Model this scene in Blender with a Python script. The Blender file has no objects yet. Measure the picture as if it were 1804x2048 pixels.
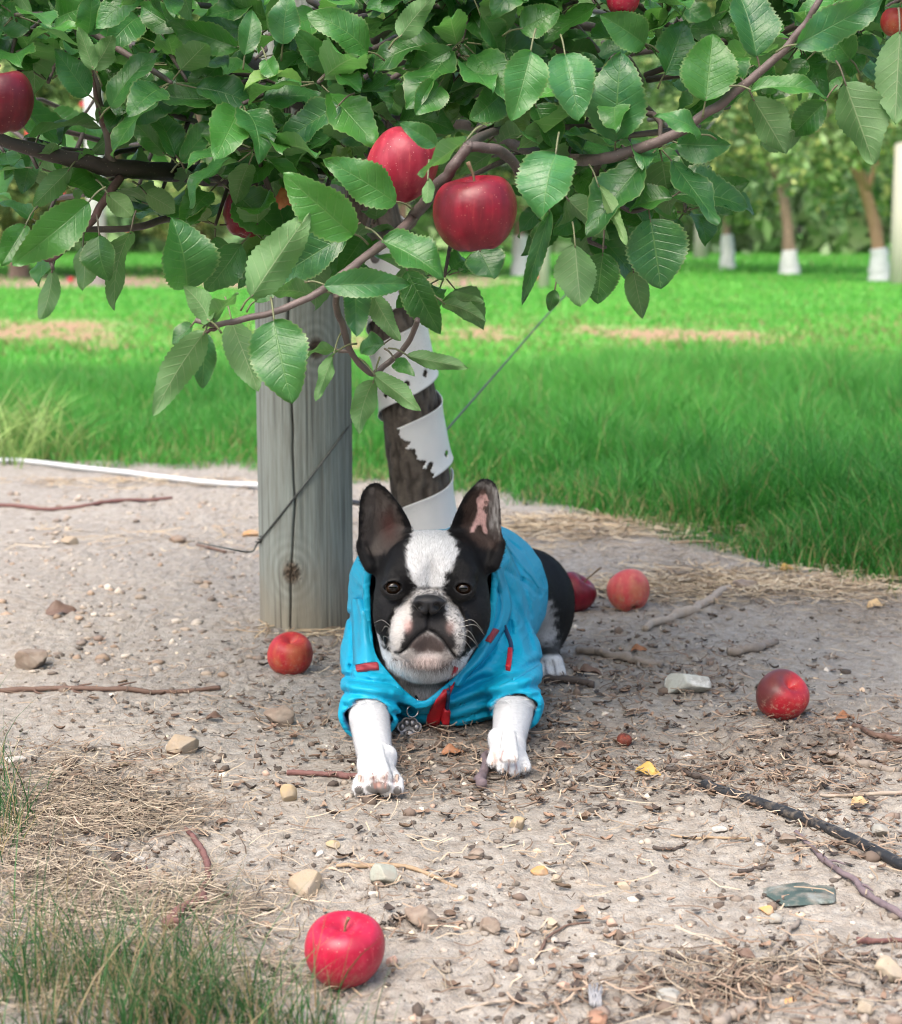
import bpy, math, random
import numpy as np
from mathutils import Vector, Matrix
from mathutils.bvhtree import BVHTree

C = bpy.context.scene
COL = C.collection
R = math.radians
rng = np.random.default_rng(7)
random.seed(7)

# ------------------------------------------------------------------ camera
CAM_H, TILT, FPX, W0, H0 = 0.70, R(8.9), 3600.0, 1804.0, 2048.0
cam_data = bpy.data.cameras.new('camera')
cam = bpy.data.objects.new('camera', cam_data)
COL.objects.link(cam)
cam.location = (0, 0, CAM_H)
cam.rotation_euler = (math.pi / 2 - TILT, 0, 0)
cam_data.sensor_fit = 'HORIZONTAL'
cam_data.sensor_width = 36.0
cam_data.lens = 36.0 * FPX / W0
cam_data.clip_start = 0.05
cam_data.clip_end = 600
cam_data.dof.use_dof = True
cam_data.dof.focus_distance = 2.22
cam_data.dof.aperture_fstop = 9.0
C.camera = cam

# ------------------------------------------------------------------ sky, sun, exposure
SUN_EL, SUN_AZ = R(56), R(-152)          # azimuth from +Y, negative = to the left
world = bpy.data.worlds.new('World')
C.world = world
world.use_nodes = True
wn = world.node_tree.nodes
sky = wn.new('ShaderNodeTexSky')
sky.sky_type = 'NISHITA'
sky.sun_disc = False
sky.sun_elevation = SUN_EL
sky.sun_rotation = SUN_AZ
sky.air_density = 1.0
sky.dust_density = 6.0
sky.ozone_density = 0.7
wn['Background'].inputs['Strength'].default_value = 0.15
world.node_tree.links.new(sky.outputs[0], wn['Background'].inputs[0])
sun_data = bpy.data.lights.new('sun', 'SUN')
sun_data.energy = 0.8
sun_data.angle = R(55)
sun_data.color = (1.0, 0.985, 0.96)
sun = bpy.data.objects.new('sun', sun_data)
COL.objects.link(sun)
sd = Vector((math.sin(SUN_AZ) * math.cos(SUN_EL), math.cos(SUN_AZ) * math.cos(SUN_EL), math.sin(SUN_EL)))
sun.rotation_euler = sd.to_track_quat('Z', 'Y').to_euler()
sun.location = sd * 30
C.view_settings.view_transform = 'Standard'
C.view_settings.look = 'None'
C.view_settings.exposure = 1.36
C.view_settings.gamma = 1.0
C.render.engine = 'CYCLES'
C.cycles.max_bounces = 6
C.cycles.transparent_max_bounces = 6
C.cycles.use_denoising = True
C.cycles.filter_width = 1.0

# ------------------------------------------------------------------ geometry of the view: where a spot of the photograph lies in the place
ct, st = math.cos(TILT), math.sin(TILT)
def ray(px, py):
    a = (px - W0 / 2) / FPX
    b = (H0 / 2 - py) / FPX
    return np.array([a, ct + b * st, -st + b * ct])
def PY(px, py, Y):
    r = ray(px, py)
    return np.array([0, 0, CAM_H]) + r * (Y / r[1])
def PG(px, py, z=0.0):
    r = ray(px, py)
    return np.array([0, 0, CAM_H]) + r * ((z - CAM_H) / r[2])
def to_px(x, y, z):
    d = y * ct - (z - CAM_H) * st
    u = y * st + (z - CAM_H) * ct
    return W0 / 2 + x / d * FPX, H0 / 2 - u / d * FPX
def sc(Y, z=0.2):
    return (Y * ct + (CAM_H - z) * st) / FPX

# ------------------------------------------------------------------ noise
def hash3(i, j, k, seed=0):
    h = (i.astype(np.int64) * 374761393 + j.astype(np.int64) * 668265263 + k.astype(np.int64) * 2147483647 + seed * 974711) & 0xffffffff
    h = ((h ^ (h >> 13)) * 1274126177) & 0xffffffff
    h = h ^ (h >> 16)
    return (h & 0xffffff).astype(np.float32) / np.float32(0xffffff)
def vnoise(x, y, z=None, seed=0):
    x = np.asarray(x, np.float32); y = np.asarray(y, np.float32)
    z = np.zeros_like(x) if z is None else np.asarray(z, np.float32)
    xi, yi, zi = np.floor(x).astype(np.int64), np.floor(y).astype(np.int64), np.floor(z).astype(np.int64)
    fx, fy, fz = x - xi, y - yi, z - zi
    fx = fx * fx * (3 - 2 * fx); fy = fy * fy * (3 - 2 * fy); fz = fz * fz * (3 - 2 * fz)
    out = 0
    for a in (0, 1):
        for b in (0, 1):
            for c in (0, 1):
                w = (fx if a else 1 - fx) * (fy if b else 1 - fy) * (fz if c else 1 - fz)
                out = out + w * hash3(xi + a, yi + b, zi + c, seed)
    return out * 2 - 1
def fbm(x, y, z=None, oct=4, seed=0):
    s, a, f = 0, 1.0, 1.0
    for o in range(oct):
        s = s + a * vnoise(np.asarray(x) * f, np.asarray(y) * f, None if z is None else np.asarray(z) * f, seed + o * 17)
        a *= 0.5; f *= 2.03
    return s / 1.9
def sstep(a, b, x):
    t = np.clip((x - a) / (b - a), 0, 1)
    return t * t * (3 - 2 * t)

# ------------------------------------------------------------------ mesh builders
def mesh_np(name, V, F, mat=None, smooth=True, colors=None, uv=None, fl=None):
    """V (n,3); F a list of (m,k) face arrays, or one array; colors {name:(n,3)}; uv (n,2) per vertex; fl {name:(n,)}"""
    V = np.asarray(V, np.float32)
    Fs = F if isinstance(F, list) else [F]
    Fs = [np.asarray(f, np.int32) for f in Fs if len(f)]
    me = bpy.data.meshes.new(name)
    me.vertices.add(len(V)); me.vertices.foreach_set('co', V.ravel())
    nl = sum(f.size for f in Fs); npoly = sum(len(f) for f in Fs)
    lv = np.concatenate([f.ravel() for f in Fs])
    tot = np.concatenate([np.full(len(f), f.shape[1], np.int32) for f in Fs])
    start = np.concatenate([[0], np.cumsum(tot)[:-1]]).astype(np.int32)
    me.loops.add(nl); me.loops.foreach_set('vertex_index', lv)
    me.polygons.add(npoly); me.polygons.foreach_set('loop_start', start)
    if smooth:
        me.polygons.foreach_set('use_smooth', np.ones(npoly, bool))
    me.update(calc_edges=True)
    if colors:
        for k, c in colors.items():
            a = me.color_attributes.new(k, 'FLOAT_COLOR', 'POINT')
            cc = np.ones((len(V), 4), np.float32); cc[:, :3] = c
            a.data.foreach_set('color', cc.ravel())
    if fl:
        for k, c in fl.items():
            a = me.attributes.new(k, 'FLOAT', 'POINT')
            a.data.foreach_set('value', np.asarray(c, np.float32))
    if uv is not None:
        l = me.uv_layers.new(name='UVMap')
        l.data.foreach_set('uv', np.asarray(uv, np.float32)[lv].ravel())
    if mat is not None:
        for m in (mat if isinstance(mat, (list, tuple)) else [mat]):
            me.materials.append(m)
    me.validate()
    return me
def obj(name, me, parent=None):
    o = bpy.data.objects.new(name, me)
    COL.objects.link(o)
    if parent is not None:
        o.parent = parent
    return o
def empty(name, loc):
    o = bpy.data.objects.new(name, None)
    o.empty_display_size = 0.05
    o.location = loc
    COL.objects.link(o)
    return o
def tag(o, label=None, cat=None, group=None, kind=None):
    if label: o['label'] = label
    if cat: o['category'] = cat
    if group: o['group'] = group
    if kind: o['kind'] = kind
    return o
def local(o, V):
    """vertices given in the place, made relative to an object's own base"""
    return np.asarray(V) - np.array(o.location)

def catmull(P, n):
    P = np.asarray(P, float)
    if len(P) < 3:
        t = np.linspace(0, 1, n)[:, None]
        return P[0] * (1 - t) + P[-1] * t
    Q = np.vstack([2 * P[0] - P[1], P, 2 * P[-1] - P[-2]])
    m = len(P) - 1
    out = []
    for s in np.linspace(0, m - 1e-6, n):
        i = int(s); t = s - i
        a, b, c, d = Q[i], Q[i + 1], Q[i + 2], Q[i + 3]
        out.append(0.5 * (2 * b + (c - a) * t + (2 * a - 5 * b + 4 * c - d) * t * t + (3 * b - a - 3 * c + d) * t ** 3))
    return np.array(out)
def tube(path, rad, seg=10, cap=True, rough=0.0, seed=0):
    """vertices and quads of a tube along path (n,3), radius scalar or (n,)"""
    path = np.asarray(path, float); n = len(path)
    rad = np.full(n, rad) if np.isscalar(rad) else np.asarray(rad, float)
    T = np.gradient(path, axis=0); T /= np.linalg.norm(T, axis=1)[:, None] + 1e-12
    up = np.array([0, 0, 1.0]) if abs(T[0, 2]) < 0.9 else np.array([1.0, 0, 0])
    N = np.cross(T[0], up); N /= np.linalg.norm(N)
    Ns = [N]
    for i in range(1, n):
        N = Ns[-1] - T[i] * np.dot(Ns[-1], T[i]); N /= np.linalg.norm(N) + 1e-12
        Ns.append(N)
    Ns = np.array(Ns); B = np.cross(T, Ns)
    a = np.linspace(0, 2 * np.pi, seg, endpoint=False)
    rr = rad[:, None] * np.ones(seg)
    if rough:
        ii, jj = np.meshgrid(np.arange(n), np.arange(seg), indexing='ij')
        rr = rr * (1 + rough * vnoise(ii * 0.7, np.cos(a)[jj] * 2 + seed, np.sin(a)[jj] * 2, seed))
    V = path[:, None, :] + rr[..., None] * (np.cos(a)[None, :, None] * Ns[:, None, :] + np.sin(a)[None, :, None] * B[:, None, :])
    V = V.reshape(-1, 3)
    i, j = np.meshgrid(np.arange(n - 1), np.arange(seg), indexing='ij')
    k = (j + 1) % seg
    Q = np.stack([i * seg + j, i * seg + k, (i + 1) * seg + k, (i + 1) * seg + j], -1).reshape(-1, 4)
    F = [Q]
    if cap:
        V = np.vstack([V, path[0], path[-1]])
        c0, c1 = len(V) - 2, len(V) - 1
        jj = np.arange(seg); kk = (jj + 1) % seg
        F.append(np.vstack([np.stack([np.full(seg, c0), kk, jj], -1), np.stack([np.full(seg, c1), (n - 1) * seg + jj, (n - 1) * seg + kk], -1)]))
    return V, F
class MB:
    """collects pieces into one mesh"""
    def __init__(s): s.V, s.F3, s.F4, s.C, s.U, s.n = [], [], [], [], [], 0
    def add(s, V, F, col=None, uv=None):
        V = np.asarray(V)
        for f in (F if isinstance(F, list) else [F]):
            f = np.asarray(f)
            if len(f): (s.F3 if f.shape[1] == 3 else s.F4).append(f + s.n)
        s.V.append(V); s.n += len(V)
        if col is not None: s.C.append(np.broadcast_to(np.asarray(col, float), (len(V), 3)))
        if uv is not None: s.U.append(uv)
    def mesh(s, name, mat, smooth=True, base=None):
        V = np.vstack(s.V)
        if base is not None: V = V - np.asarray(base)
        F = []
        if s.F4: F.append(np.vstack(s.F4))
        if s.F3: F.append(np.vstack(s.F3))
        return mesh_np(name, V, F, mat, smooth, {'col': np.vstack(s.C)} if s.C else None, np.vstack(s.U) if s.U else None)

# ------------------------------------------------------------------ material helper
class NT:
    def __init__(s, name, rough=0.6):
        s.m = bpy.data.materials.new(name); s.m.use_nodes = True
        s.t = s.m.node_tree; s.n = s.t.nodes; s.b = s.n['Principled BSDF']
        s.b.inputs['Roughness'].default_value = rough
    def L(s, a, b): s.t.links.new(a, b)
    def N(s, typ, **kw):
        n = s.n.new('ShaderNode' + typ)
        for k, v in kw.items(): setattr(n, k, v)
        return n
    def set(s, inp, v):
        if hasattr(v, 'is_linked') or isinstance(v, bpy.types.NodeSocket): s.L(v, inp)
        elif isinstance(v, (tuple, list)) and len(v) == 3 and inp.type == 'RGBA': inp.default_value = (*v, 1)
        else: inp.default_value = v
    def coord(s, kind='Object', scale=None):
        o = s.N('TexCoord').outputs[kind]
        if scale is not None:
            mp = s.N('Mapping'); s.L(o, mp.inputs[0]); mp.inputs['Scale'].default_value = scale; o = mp.outputs[0]
        return o
    def noise(s, vec, scale, detail=4, rough=0.55, dist=0.0):
        n = s.N('TexNoise'); s.L(vec, n.inputs['Vector'])
        n.inputs['Scale'].default_value = scale; n.inputs['Detail'].default_value = detail
        n.inputs['Roughness'].default_value = rough; n.inputs['Distortion'].default_value = dist
        return n.outputs[0]
    def vor(s, vec, scale, feature='F1', out=0):
        n = s.N('TexVoronoi', feature=feature); s.L(vec, n.inputs['Vector']); n.inputs['Scale'].default_value = scale
        return n.outputs[out]
    def ramp(s, fac, stops):
        n = s.N('ValToRGB'); s.L(fac, n.inputs[0]); e = n.color_ramp.elements
        while len(e) < len(stops): e.new(0.5)
        for i, (p, c) in enumerate(stops):
            e[i].position = p; e[i].color = (*c, 1) if isinstance(c, (tuple, list)) else (c, c, c, 1)
        return n.outputs[0]
    def mix(s, fac, a, b, mode='MIX'):
        n = s.N('Mix', data_type='RGBA', blend_type=mode)
        s.set(n.inputs[0], fac); s.set(n.inputs[6], a); s.set(n.inputs[7], b)
        return n.outputs[2]
    def math(s, op, a, b=0.0, c=0.0):
        n = s.N('Math', operation=op); s.set(n.inputs[0], a); s.set(n.inputs[1], b); s.set(n.inputs[2], c)
        return n.outputs[0]
    def mr(s, v, a, b, c=0.0, d=1.0):
        n = s.N('MapRange'); s.set(n.inputs[0], v)
        for i, q in enumerate((a, b, c, d)): n.inputs[1 + i].default_value = q
        return n.outputs[0]
    def attr(s, name, out='Color'): return s.N('Attribute', attribute_name=name).outputs[out]
    def col(s, v): s.set(s.b.inputs['Base Color'], v); return s
    def rough(s, v): s.set(s.b.inputs['Roughness'], v); return s
    def bump(s, h, strength=0.3, dist=0.01):
        n = s.N('Bump'); s.L(h, n.inputs['Height']); n.inputs['Strength'].default_value = strength
        n.inputs['Distance'].default_value = dist
        if s.b.inputs['Normal'].is_linked:
            s.L(s.b.inputs['Normal'].links[0].from_socket, n.inputs['Normal'])
        s.L(n.outputs[0], s.b.inputs['Normal']); return s

# ------------------------------------------------------------------ implicit sculpting: fields on a grid, then a skin drawn round them
def surface_nets(F, xs, ys, zs):
    s = F < 0
    cnt = np.zeros(tuple(d - 1 for d in F.shape), np.int8)
    for a in (0, 1):
        for b in (0, 1):
            for c in (0, 1):
                cnt += s[a:F.shape[0] - 1 + a, b:F.shape[1] - 1 + b, c:F.shape[2] - 1 + c]
    act = (cnt > 0) & (cnt < 8)
    ci = np.argwhere(act)
    idx = np.full(cnt.shape, -1, np.int32)
    idx[act] = np.arange(len(ci), dtype=np.int32)
    i, j, k = ci[:, 0], ci[:, 1], ci[:, 2]
    cor = {}
    for a in (0, 1):
        for b in (0, 1):
            for c in (0, 1):
                cor[a, b, c] = F[i + a, j + b, k + c].astype(np.float64)
    acc = np.zeros((len(ci), 3)); num = np.zeros(len(ci))
    for ax in range(3):
        for p in (0, 1):
            for q in (0, 1):
                l0 = [p, q]; l0.insert(ax, 0); l1 = [p, q]; l1.insert(ax, 1)
                f0, f1 = cor[tuple(l0)], cor[tuple(l1)]
                m = (f0 < 0) != (f1 < 0)
                t = f0 / np.where(m, f0 - f1, 1)
                P = np.zeros((len(ci), 3)); P[:] = l0; P[:, ax] = t
                acc[m] += P[m]; num[m] += 1
    fr = acc / num[:, None]
    V = np.stack([xs[i] + fr[:, 0] * (xs[i + 1] - xs[i]), ys[j] + fr[:, 1] * (ys[j + 1] - ys[j]), zs[k] + fr[:, 2] * (zs[k + 1] - zs[k])], -1)
    Q = []
    for ax in range(3):
        sl0 = [slice(1, -1)] * 3; sl1 = [slice(1, -1)] * 3
        sl0[ax] = slice(0, -1); sl1[ax] = slice(1, None)
        a0, a1 = s[tuple(sl0)], s[tuple(sl1)]
        e = np.argwhere(a0 != a1)
        if not len(e): continue
        flip = a0[a0 != a1]
        off = np.array([1, 1, 1]); off[ax] = 0
        e = e + off
        u, w = [(1, 2), (2, 0), (0, 1)][ax]
        c = []
        for du, dw in ((-1, -1), (0, -1), (0, 0), (-1, 0)):
            g = e.copy(); g[:, u] += du; g[:, w] += dw
            c.append(idx[g[:, 0], g[:, 1], g[:, 2]])
        q = np.stack(c, -1)
        q[~flip] = q[~flip][:, ::-1]
        Q.append(q)
    return V, np.vstack(Q)
def taubin(V, Q, it=4, lam=0.5, mu=-0.53):
    E = np.vstack([Q[:, [0, 1]], Q[:, [1, 2]], Q[:, [2, 3]], Q[:, [3, 0]]])
    a, b = E[:, 0], E[:, 1]
    deg = np.bincount(a, minlength=len(V)) + np.bincount(b, minlength=len(V))
    deg = np.maximum(deg, 1)[:, None]
    for t in range(it):
        for l in (lam, mu):
            S = np.zeros_like(V)
            for ax in range(3):
                S[:, ax] = np.bincount(a, V[b, ax], len(V)) + np.bincount(b, V[a, ax], len(V))
            V = V + l * (S / deg - V)
    return V
def vnormals(V, Q):
    n = np.cross(V[Q[:, 2]] - V[Q[:, 0]], V[Q[:, 3]] - V[Q[:, 1]])
    N = np.zeros_like(V)
    for c in range(4):
        for ax in range(3):
            N[:, ax] += np.bincount(Q[:, c], n[:, ax], len(V))
    return N / (np.linalg.norm(N, axis=1)[:, None] + 1e-12)
class Field:
    def __init__(s, xs, ys, zs):
        s.xs, s.ys, s.zs = [np.asarray(a, np.float32) for a in (xs, ys, zs)]
        s.F = np.full((len(xs), len(ys), len(zs)), 0.06, np.float32)
    def block(s, lo, hi):
        sl = []
        for ax, a in enumerate((s.xs, s.ys, s.zs)):
            i0 = int(np.searchsorted(a, lo[ax])); i1 = int(np.searchsorted(a, hi[ax]))
            sl.append(slice(max(i0 - 1, 0), min(i1 + 1, len(a))))
        sl = tuple(sl)
        return sl, s.xs[sl[0]][:, None, None], s.ys[sl[1]][None, :, None], s.zs[sl[2]][None, None, :]
    def _comb(s, sl, d, k, sub):
        F = s.F[sl]
        if sub: a, b = -F, d
        else: a, b = F, d
        if k > 0:
            h = np.maximum(k - np.abs(a - b), 0) / k
            m = np.minimum(a, b) - h * h * k * 0.25
        else: m = np.minimum(a, b)
        s.F[sl] = -m if sub else m
    def ell(s, c, r, k=0.02, sub=False, rot=None):
        c = np.asarray(c, float); r = np.asarray(r, float)
        ext = (np.full(3, r.max()) if rot is not None else r) + max(k, 0.012) + 0.012
        sl, x, y, z = s.block(c - ext, c + ext)
        x, y, z = x - c[0], y - c[1], z - c[2]
        if rot is not None:
            M = np.array(rot, float)
            x, y, z = M[0, 0] * x + M[1, 0] * y + M[2, 0] * z, M[0, 1] * x + M[1, 1] * y + M[2, 1] * z, M[0, 2] * x + M[1, 2] * y + M[2, 2] * z
        k0 = np.sqrt((x / r[0]) ** 2 + (y / r[1]) ** 2 + (z / r[2]) ** 2)
        k1 = np.sqrt((x / r[0] ** 2) ** 2 + (y / r[1] ** 2) ** 2 + (z / r[2] ** 2) ** 2) + 1e-9
        s._comb(sl, (k0 * (k0 - 1) / k1).astype(np.float32), k, sub)
    def cap(s, a, b, ra, rb, k=0.02, sub=False, flat=1.0):
        a = np.asarray(a, float); b = np.asarray(b, float)
        e = max(ra, rb) + max(k, 0.012) + 0.012
        sl, x, y, z = s.block(np.minimum(a, b) - e, np.maximum(a, b) + e)
        ab = b - a
        t = ((x - a[0]) * ab[0] + (y - a[1]) * ab[1] + (z - a[2]) * ab[2]) / np.dot(ab, ab)
        t = np.clip(t, 0, 1)
        d = np.sqrt((x - a[0] - t * ab[0]) ** 2 + (y - a[1] - t * ab[1]) ** 2 + ((z - a[2] - t * ab[2]) / flat) ** 2) - (ra + (rb - ra) * t)
        s._comb(sl, d.astype(np.float32), k, sub)
    def custom(s, lo, hi, fn, k=0.01, sub=False):
        sl, x, y, z = s.block(lo, hi)
        s._comb(sl, fn(x, y, z).astype(np.float32), k, sub)
    def offset(s, lo, hi, fn):
        sl, x, y, z = s.block(lo, hi)
        s.F[sl] += fn(x, y, z).astype(np.float32)
    def sample(s, P):
        i = [np.clip(np.searchsorted(a, P[:, n]), 0, len(a) - 1) for n, a in enumerate((s.xs, s.ys, s.zs))]
        return s.F[i[0], i[1], i[2]]
def poly_sd(px, py, poly):
    """signed distance to a closed polygon, negative inside"""
    poly = np.asarray(poly, float)
    d = np.full(np.broadcast(px, py).shape, 1e9); ins = np.zeros(d.shape, bool)
    for i in range(len(poly)):
        a, b = poly[i], poly[(i + 1) % len(poly)]
        e = b - a; wx, wy = px - a[0], py - a[1]
        t = np.clip((wx * e[0] + wy * e[1]) / (e @ e + 1e-12), 0, 1)
        d = np.minimum(d, (wx - e[0] * t) ** 2 + (wy - e[1] * t) ** 2)
        c = ((a[1] > py) != (b[1] > py)) & (px < e[0] * (py - a[1]) / (e[1] + 1e-12) + a[0])
        ins ^= c
    d = np.sqrt(d)
    return np.where(ins, -d, d)
def line_d(px, py, pts):
    d = np.full(np.broadcast(px, py).shape, 1e9)
    for a, b in zip(pts[:-1], pts[1:]):
        a = np.asarray(a, float); b = np.asarray(b, float); e = b - a
        t = np.clip(((px - a[0]) * e[0] + (py - a[1]) * e[1]) / (e @ e), 0, 1)
        d = np.minimum(d, (px - a[0] - e[0] * t) ** 2 + (py - a[1] - e[1] * t) ** 2)
    return np.sqrt(d)
def smooth_poly(P, n=60):
    P = np.asarray(P, float)
    Q = np.vstack([P[-2:], P, P[:3]])
    c = catmull(Q, (len(Q) - 1) * 8 + 1)
    return c[16:16 + len(P) * 8]

# ================================================================== GROUND
BX = np.array([-40, -3, -1.3, -.6, -.1, .13, .35, .6, .86, 1.3, 3, 40.0])
BY = np.array([6.4, 5.6, 5.36, 5.25, 4.98, 4.72, 4.3, 3.78, 3.45, 3.1, 2.4, 2.2])
def lawn_edge(x, y):
    return np.interp(x, BX, BY) + 0.10 * vnoise(np.asarray(x) * 3, np.asarray(y) * 0 + 2, seed=3) + 0.05 * vnoise(np.asarray(x) * 11, np.asarray(y) * 0, seed=4)
def lawn_mask(x, y):
    return sstep(-0.06, 0.28, y - lawn_edge(x, y) + 0.10 * vnoise(x * 9, y * 9, seed=5))
# spots of the ground strip with more dark litter or straw: (px, py, half width px, half height px, amount)
DARK = [(1000, 1480, 330, 90, .9), (1250, 1330, 330, 80, .7), (1600, 1500, 300, 110, .75), (1400, 1570, 350, 60, .7), (650, 1270, 160, 60, .6),
        (520, 1420, 240, 60, .35), (1450, 1980, 330, 70, .75), (1720, 1690, 160, 60, .5), (250, 1560, 240, 60, .45), (880, 1560, 200, 50, .5),
        (820, 1850, 90, 30, .5), (1330, 1190, 160, 40, .5), (100, 1640, 260, 90, .5)]
def blob_sum(px, py, L):
    s = 0
    for a, b, w, h, k in L:
        s = np.maximum(s, k * np.exp(-(((px - a) / w) ** 2 + ((py - b) / h) ** 2)))
    return s
STRAW = [(120, 1600, 260, 70, 1.0), (260, 1640, 200, 40, .9), (330, 1810, 240, 60, .9), (90, 1760, 160, 110, .8), (250, 1960, 350, 80, .7), (1380, 1150, 160, 40, .55),
         (1600, 1200, 260, 45, .9), (1740, 1240, 120, 40, .9), (1200, 1080, 220, 45, .7), (1450, 1960, 300, 60, .2), (740, 960, 60, 30, .6), (1330, 1110, 120, 25, .8)]
def gz(x, y):
    x = np.asarray(x, float); y = np.asarray(y, float)
    near = sstep(14, 7, y)
    flat = 1 - sstep(1.05, .7, np.sqrt((x / .36) ** 2 + ((y - 2.42) / .5) ** 2))
    z = 0.012 * flat * vnoise(x * 2.1, y * 2.1, seed=11) + near * (.12 + .88 * flat) * (0.0055 * vnoise(x * 9, y * 9, seed=12) + 0.0030 * fbm(x * 30, y * 30, oct=3, seed=13))
    return z
def graded(fine_lo, fine_hi, step, lo, hi, grow=1.12):
    a = list(np.arange(fine_lo, fine_hi, step))
    s, v = step, fine_hi
    while v < hi: a.append(v); s *= grow; v += s
    a.append(hi)
    s, v, b = step, fine_lo - step, []
    while v > lo: b.append(v); s *= grow; v -= s
    b.append(lo)
    return np.array(b[::-1] + a)
gx = graded(-0.80, 0.80, 0.0034, -160, 160, 1.10)
gy = np.concatenate([graded(1.42, 2.75, 0.0034, -20, 2.75)[:-1], np.arange(2.75, 3.6, 0.005), np.arange(3.6, 5.6, 0.009), graded(5.6, 6.0, 0.02, 5.6, 260, 1.06)[1:]])
gy = np.unique(np.round(gy, 5)); gx = np.unique(np.round(gx, 5))
GX, GY = np.meshgrid(gx, gy, indexing='ij')
GZ = gz(GX, GY)
PX, PYY = to_px(GX, np.maximum(GY, 0.6), GZ)
dark = np.clip(.72 * blob_sum(PX, PYY, DARK), 0, 1)
lawn = lawn_mask(GX, GY)
nearm = sstep(7.0, 5.6, GY) * (1 - lawn)
BARE = [(80, 668, 170, 26, 1), (200, 700, 70, 14, .7), (955, 670, 100, 18, 1), (1180, 664, 60, 12, .7), (1290, 674, 120, 19, 1), (1490, 678, 140, 17, .9), (700, 690, 50, 25, .8), (-200, 660, 150, 22, .9), (2000, 675, 150, 20, .9)]
def bare(x, y):
    a, b = to_px(x, np.maximum(y, 5.0), 0 * x)
    return np.clip(1.8 * blob_sum(a, b, BARE) * (.8 + .55 * vnoise(x * 2.2, y * 2.2, seed=48)), 0, 1)
crumb = fbm(GX * 75, GY * 75, oct=2, seed=21)
clod = np.clip(vnoise(GX * 42, GY * 42, seed=22) - 0.25, 0, 1) * np.clip(0.35 + dark + 0.4 * vnoise(GX * 5, GY * 5, seed=23), 0, 1)
crackn = np.abs(vnoise(GX * 26 + 2 * vnoise(GX * 9, GY * 9, seed=31), GY * 26, seed=32))
crack = np.clip(1 - crackn / 0.05, 0, 1) * np.clip(vnoise(GX * 4, GY * 4, seed=33) - 0.1, 0, 1)
dflat = 1 - .85 * sstep(1.05, .7, np.sqrt((GX / .36) ** 2 + ((GY - 2.42) / .5) ** 2))
rough1 = np.abs(vnoise(GX * 55 + 3 * vnoise(GX * 20, GY * 20, seed=28), GY * 55, seed=29)); rough2 = np.abs(vnoise(GX * 105, GY * 105, seed=30))
relief = np.clip(.55 + .75 * fbm(GX * 3.5, GY * 3.5, oct=3, seed=34) + .6 * dark, .15, 1.5)
GZ = GZ + nearm * (.35 + .65 * dflat) * relief * (.0048 * (rough1 - .3) + .0032 * (rough2 - .3) + .0016 * vnoise(GX * 190, GY * 190, seed=35))
GZ = GZ + nearm * dflat * (0.0020 * crumb + 0.0012 * vnoise(GX * 160, GY * 160, seed=27) + 0.013 * clod - 0.003 * crack)
for mx_, my_, mr_ in ((-.27, 3.24, .13), (-.03, 3.29, .11)):
    GZ = GZ + .013 * np.exp(-(np.hypot(GX - mx_, GY - my_) / mr_) ** 2) * (1 + .6 * vnoise(GX * 40, GY * 40, seed=36))
damp = np.clip(dark * (0.75 + 0.5 * fbm(GX * 14, GY * 14, oct=3, seed=24)) + 0.32 * np.clip(fbm(GX * 6, GY * 6, oct=4, seed=25) - 0.05, 0, 1) + 0.35 * clod, 0, 1)
V = np.stack([GX, GY, GZ], -1).reshape(-1, 3)
ni, nj = GX.shape
ii, jj = np.meshgrid(np.arange(ni - 1), np.arange(nj - 1), indexing='ij')
Q = np.stack([ii * nj + jj, (ii + 1) * nj + jj, (ii + 1) * nj + jj + 1, ii * nj + jj + 1], -1).reshape(-1, 4)

m = NT('soil', 0.92)
oc = m.coord('Object')
n1 = m.noise(oc, 5, 5, .6); n2 = m.noise(oc, 60, 5, .65); n3 = m.noise(oc, 320, 3, .6)
dry = m.mix(n1, (.300, .282, .250), (.390, .370, .334))
dry = m.mix(m.mr(n2, .35, .7), dry, (.225, .195, .162))
wet = m.mix(n2, (.105, .087, .07), (.20, .17, .14))
soil = m.mix(m.mr(m.math('ADD', m.attr('damp', 'Fac'), m.math('MULTIPLY', m.math('SUBTRACT', n2, .5), .5)), .15, .85), dry, wet)
speck = m.vor(oc, 230)
soil = m.mix(m.math('MULTIPLY', m.mr(speck, .16, .02), .55), soil, (.16, .12, .09))
speck2 = m.vor(oc, 145)
soil = m.mix(m.math('MULTIPLY', m.mr(speck2, .11, .03), .6), soil, (.70, .62, .52))
soil = m.mix(m.math('MULTIPLY', m.mr(n3, .5, .75), .35), soil, (.24, .185, .14))
# lawn floor: green, with strips of dead orange brown turf
sep = m.N('SeparateXYZ'); m.L(oc, sep.inputs[0])
ob = m.coord('Object', (0.34, 0.62, 0.3))
band = m.math('MULTIPLY', m.mr(sep.outputs[1], 9.6, 10.8), m.mr(sep.outputs[1], 16.5, 13.6))
patch = m.mr(m.math('ADD', m.attr('bare', 'Fac'), m.math('MULTIPLY', m.math('SUBTRACT', m.noise(oc, 5, 4, .7), .5), .9)), .25, .85)
farstrip = m.math('MULTIPLY', m.mr(sep.outputs[1], 21.2, 22.4), m.mr(sep.outputs[1], 33.5, 32))
farstrip = m.math('MULTIPLY', farstrip, m.mr(sep.outputs[0], 1.6, 0.2))
ng = m.noise(oc, 2.2, 5, .7)
green = m.mix(ng, (.07, .27, .04), (.17, .46, .075))
green = m.mix(m.mr(m.noise(oc, .5, 3), .4, .7), green, (.15, .40, .07))
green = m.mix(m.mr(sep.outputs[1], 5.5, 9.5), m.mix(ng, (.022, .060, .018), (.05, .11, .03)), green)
turf = m.mix(patch, green, m.mix(n2, (.30, .185, .105), (.38, .255, .145)))
turf = m.mix(farstrip, turf, m.mix(ng, (.24, .15, .11), (.36, .25, .19)))
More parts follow.
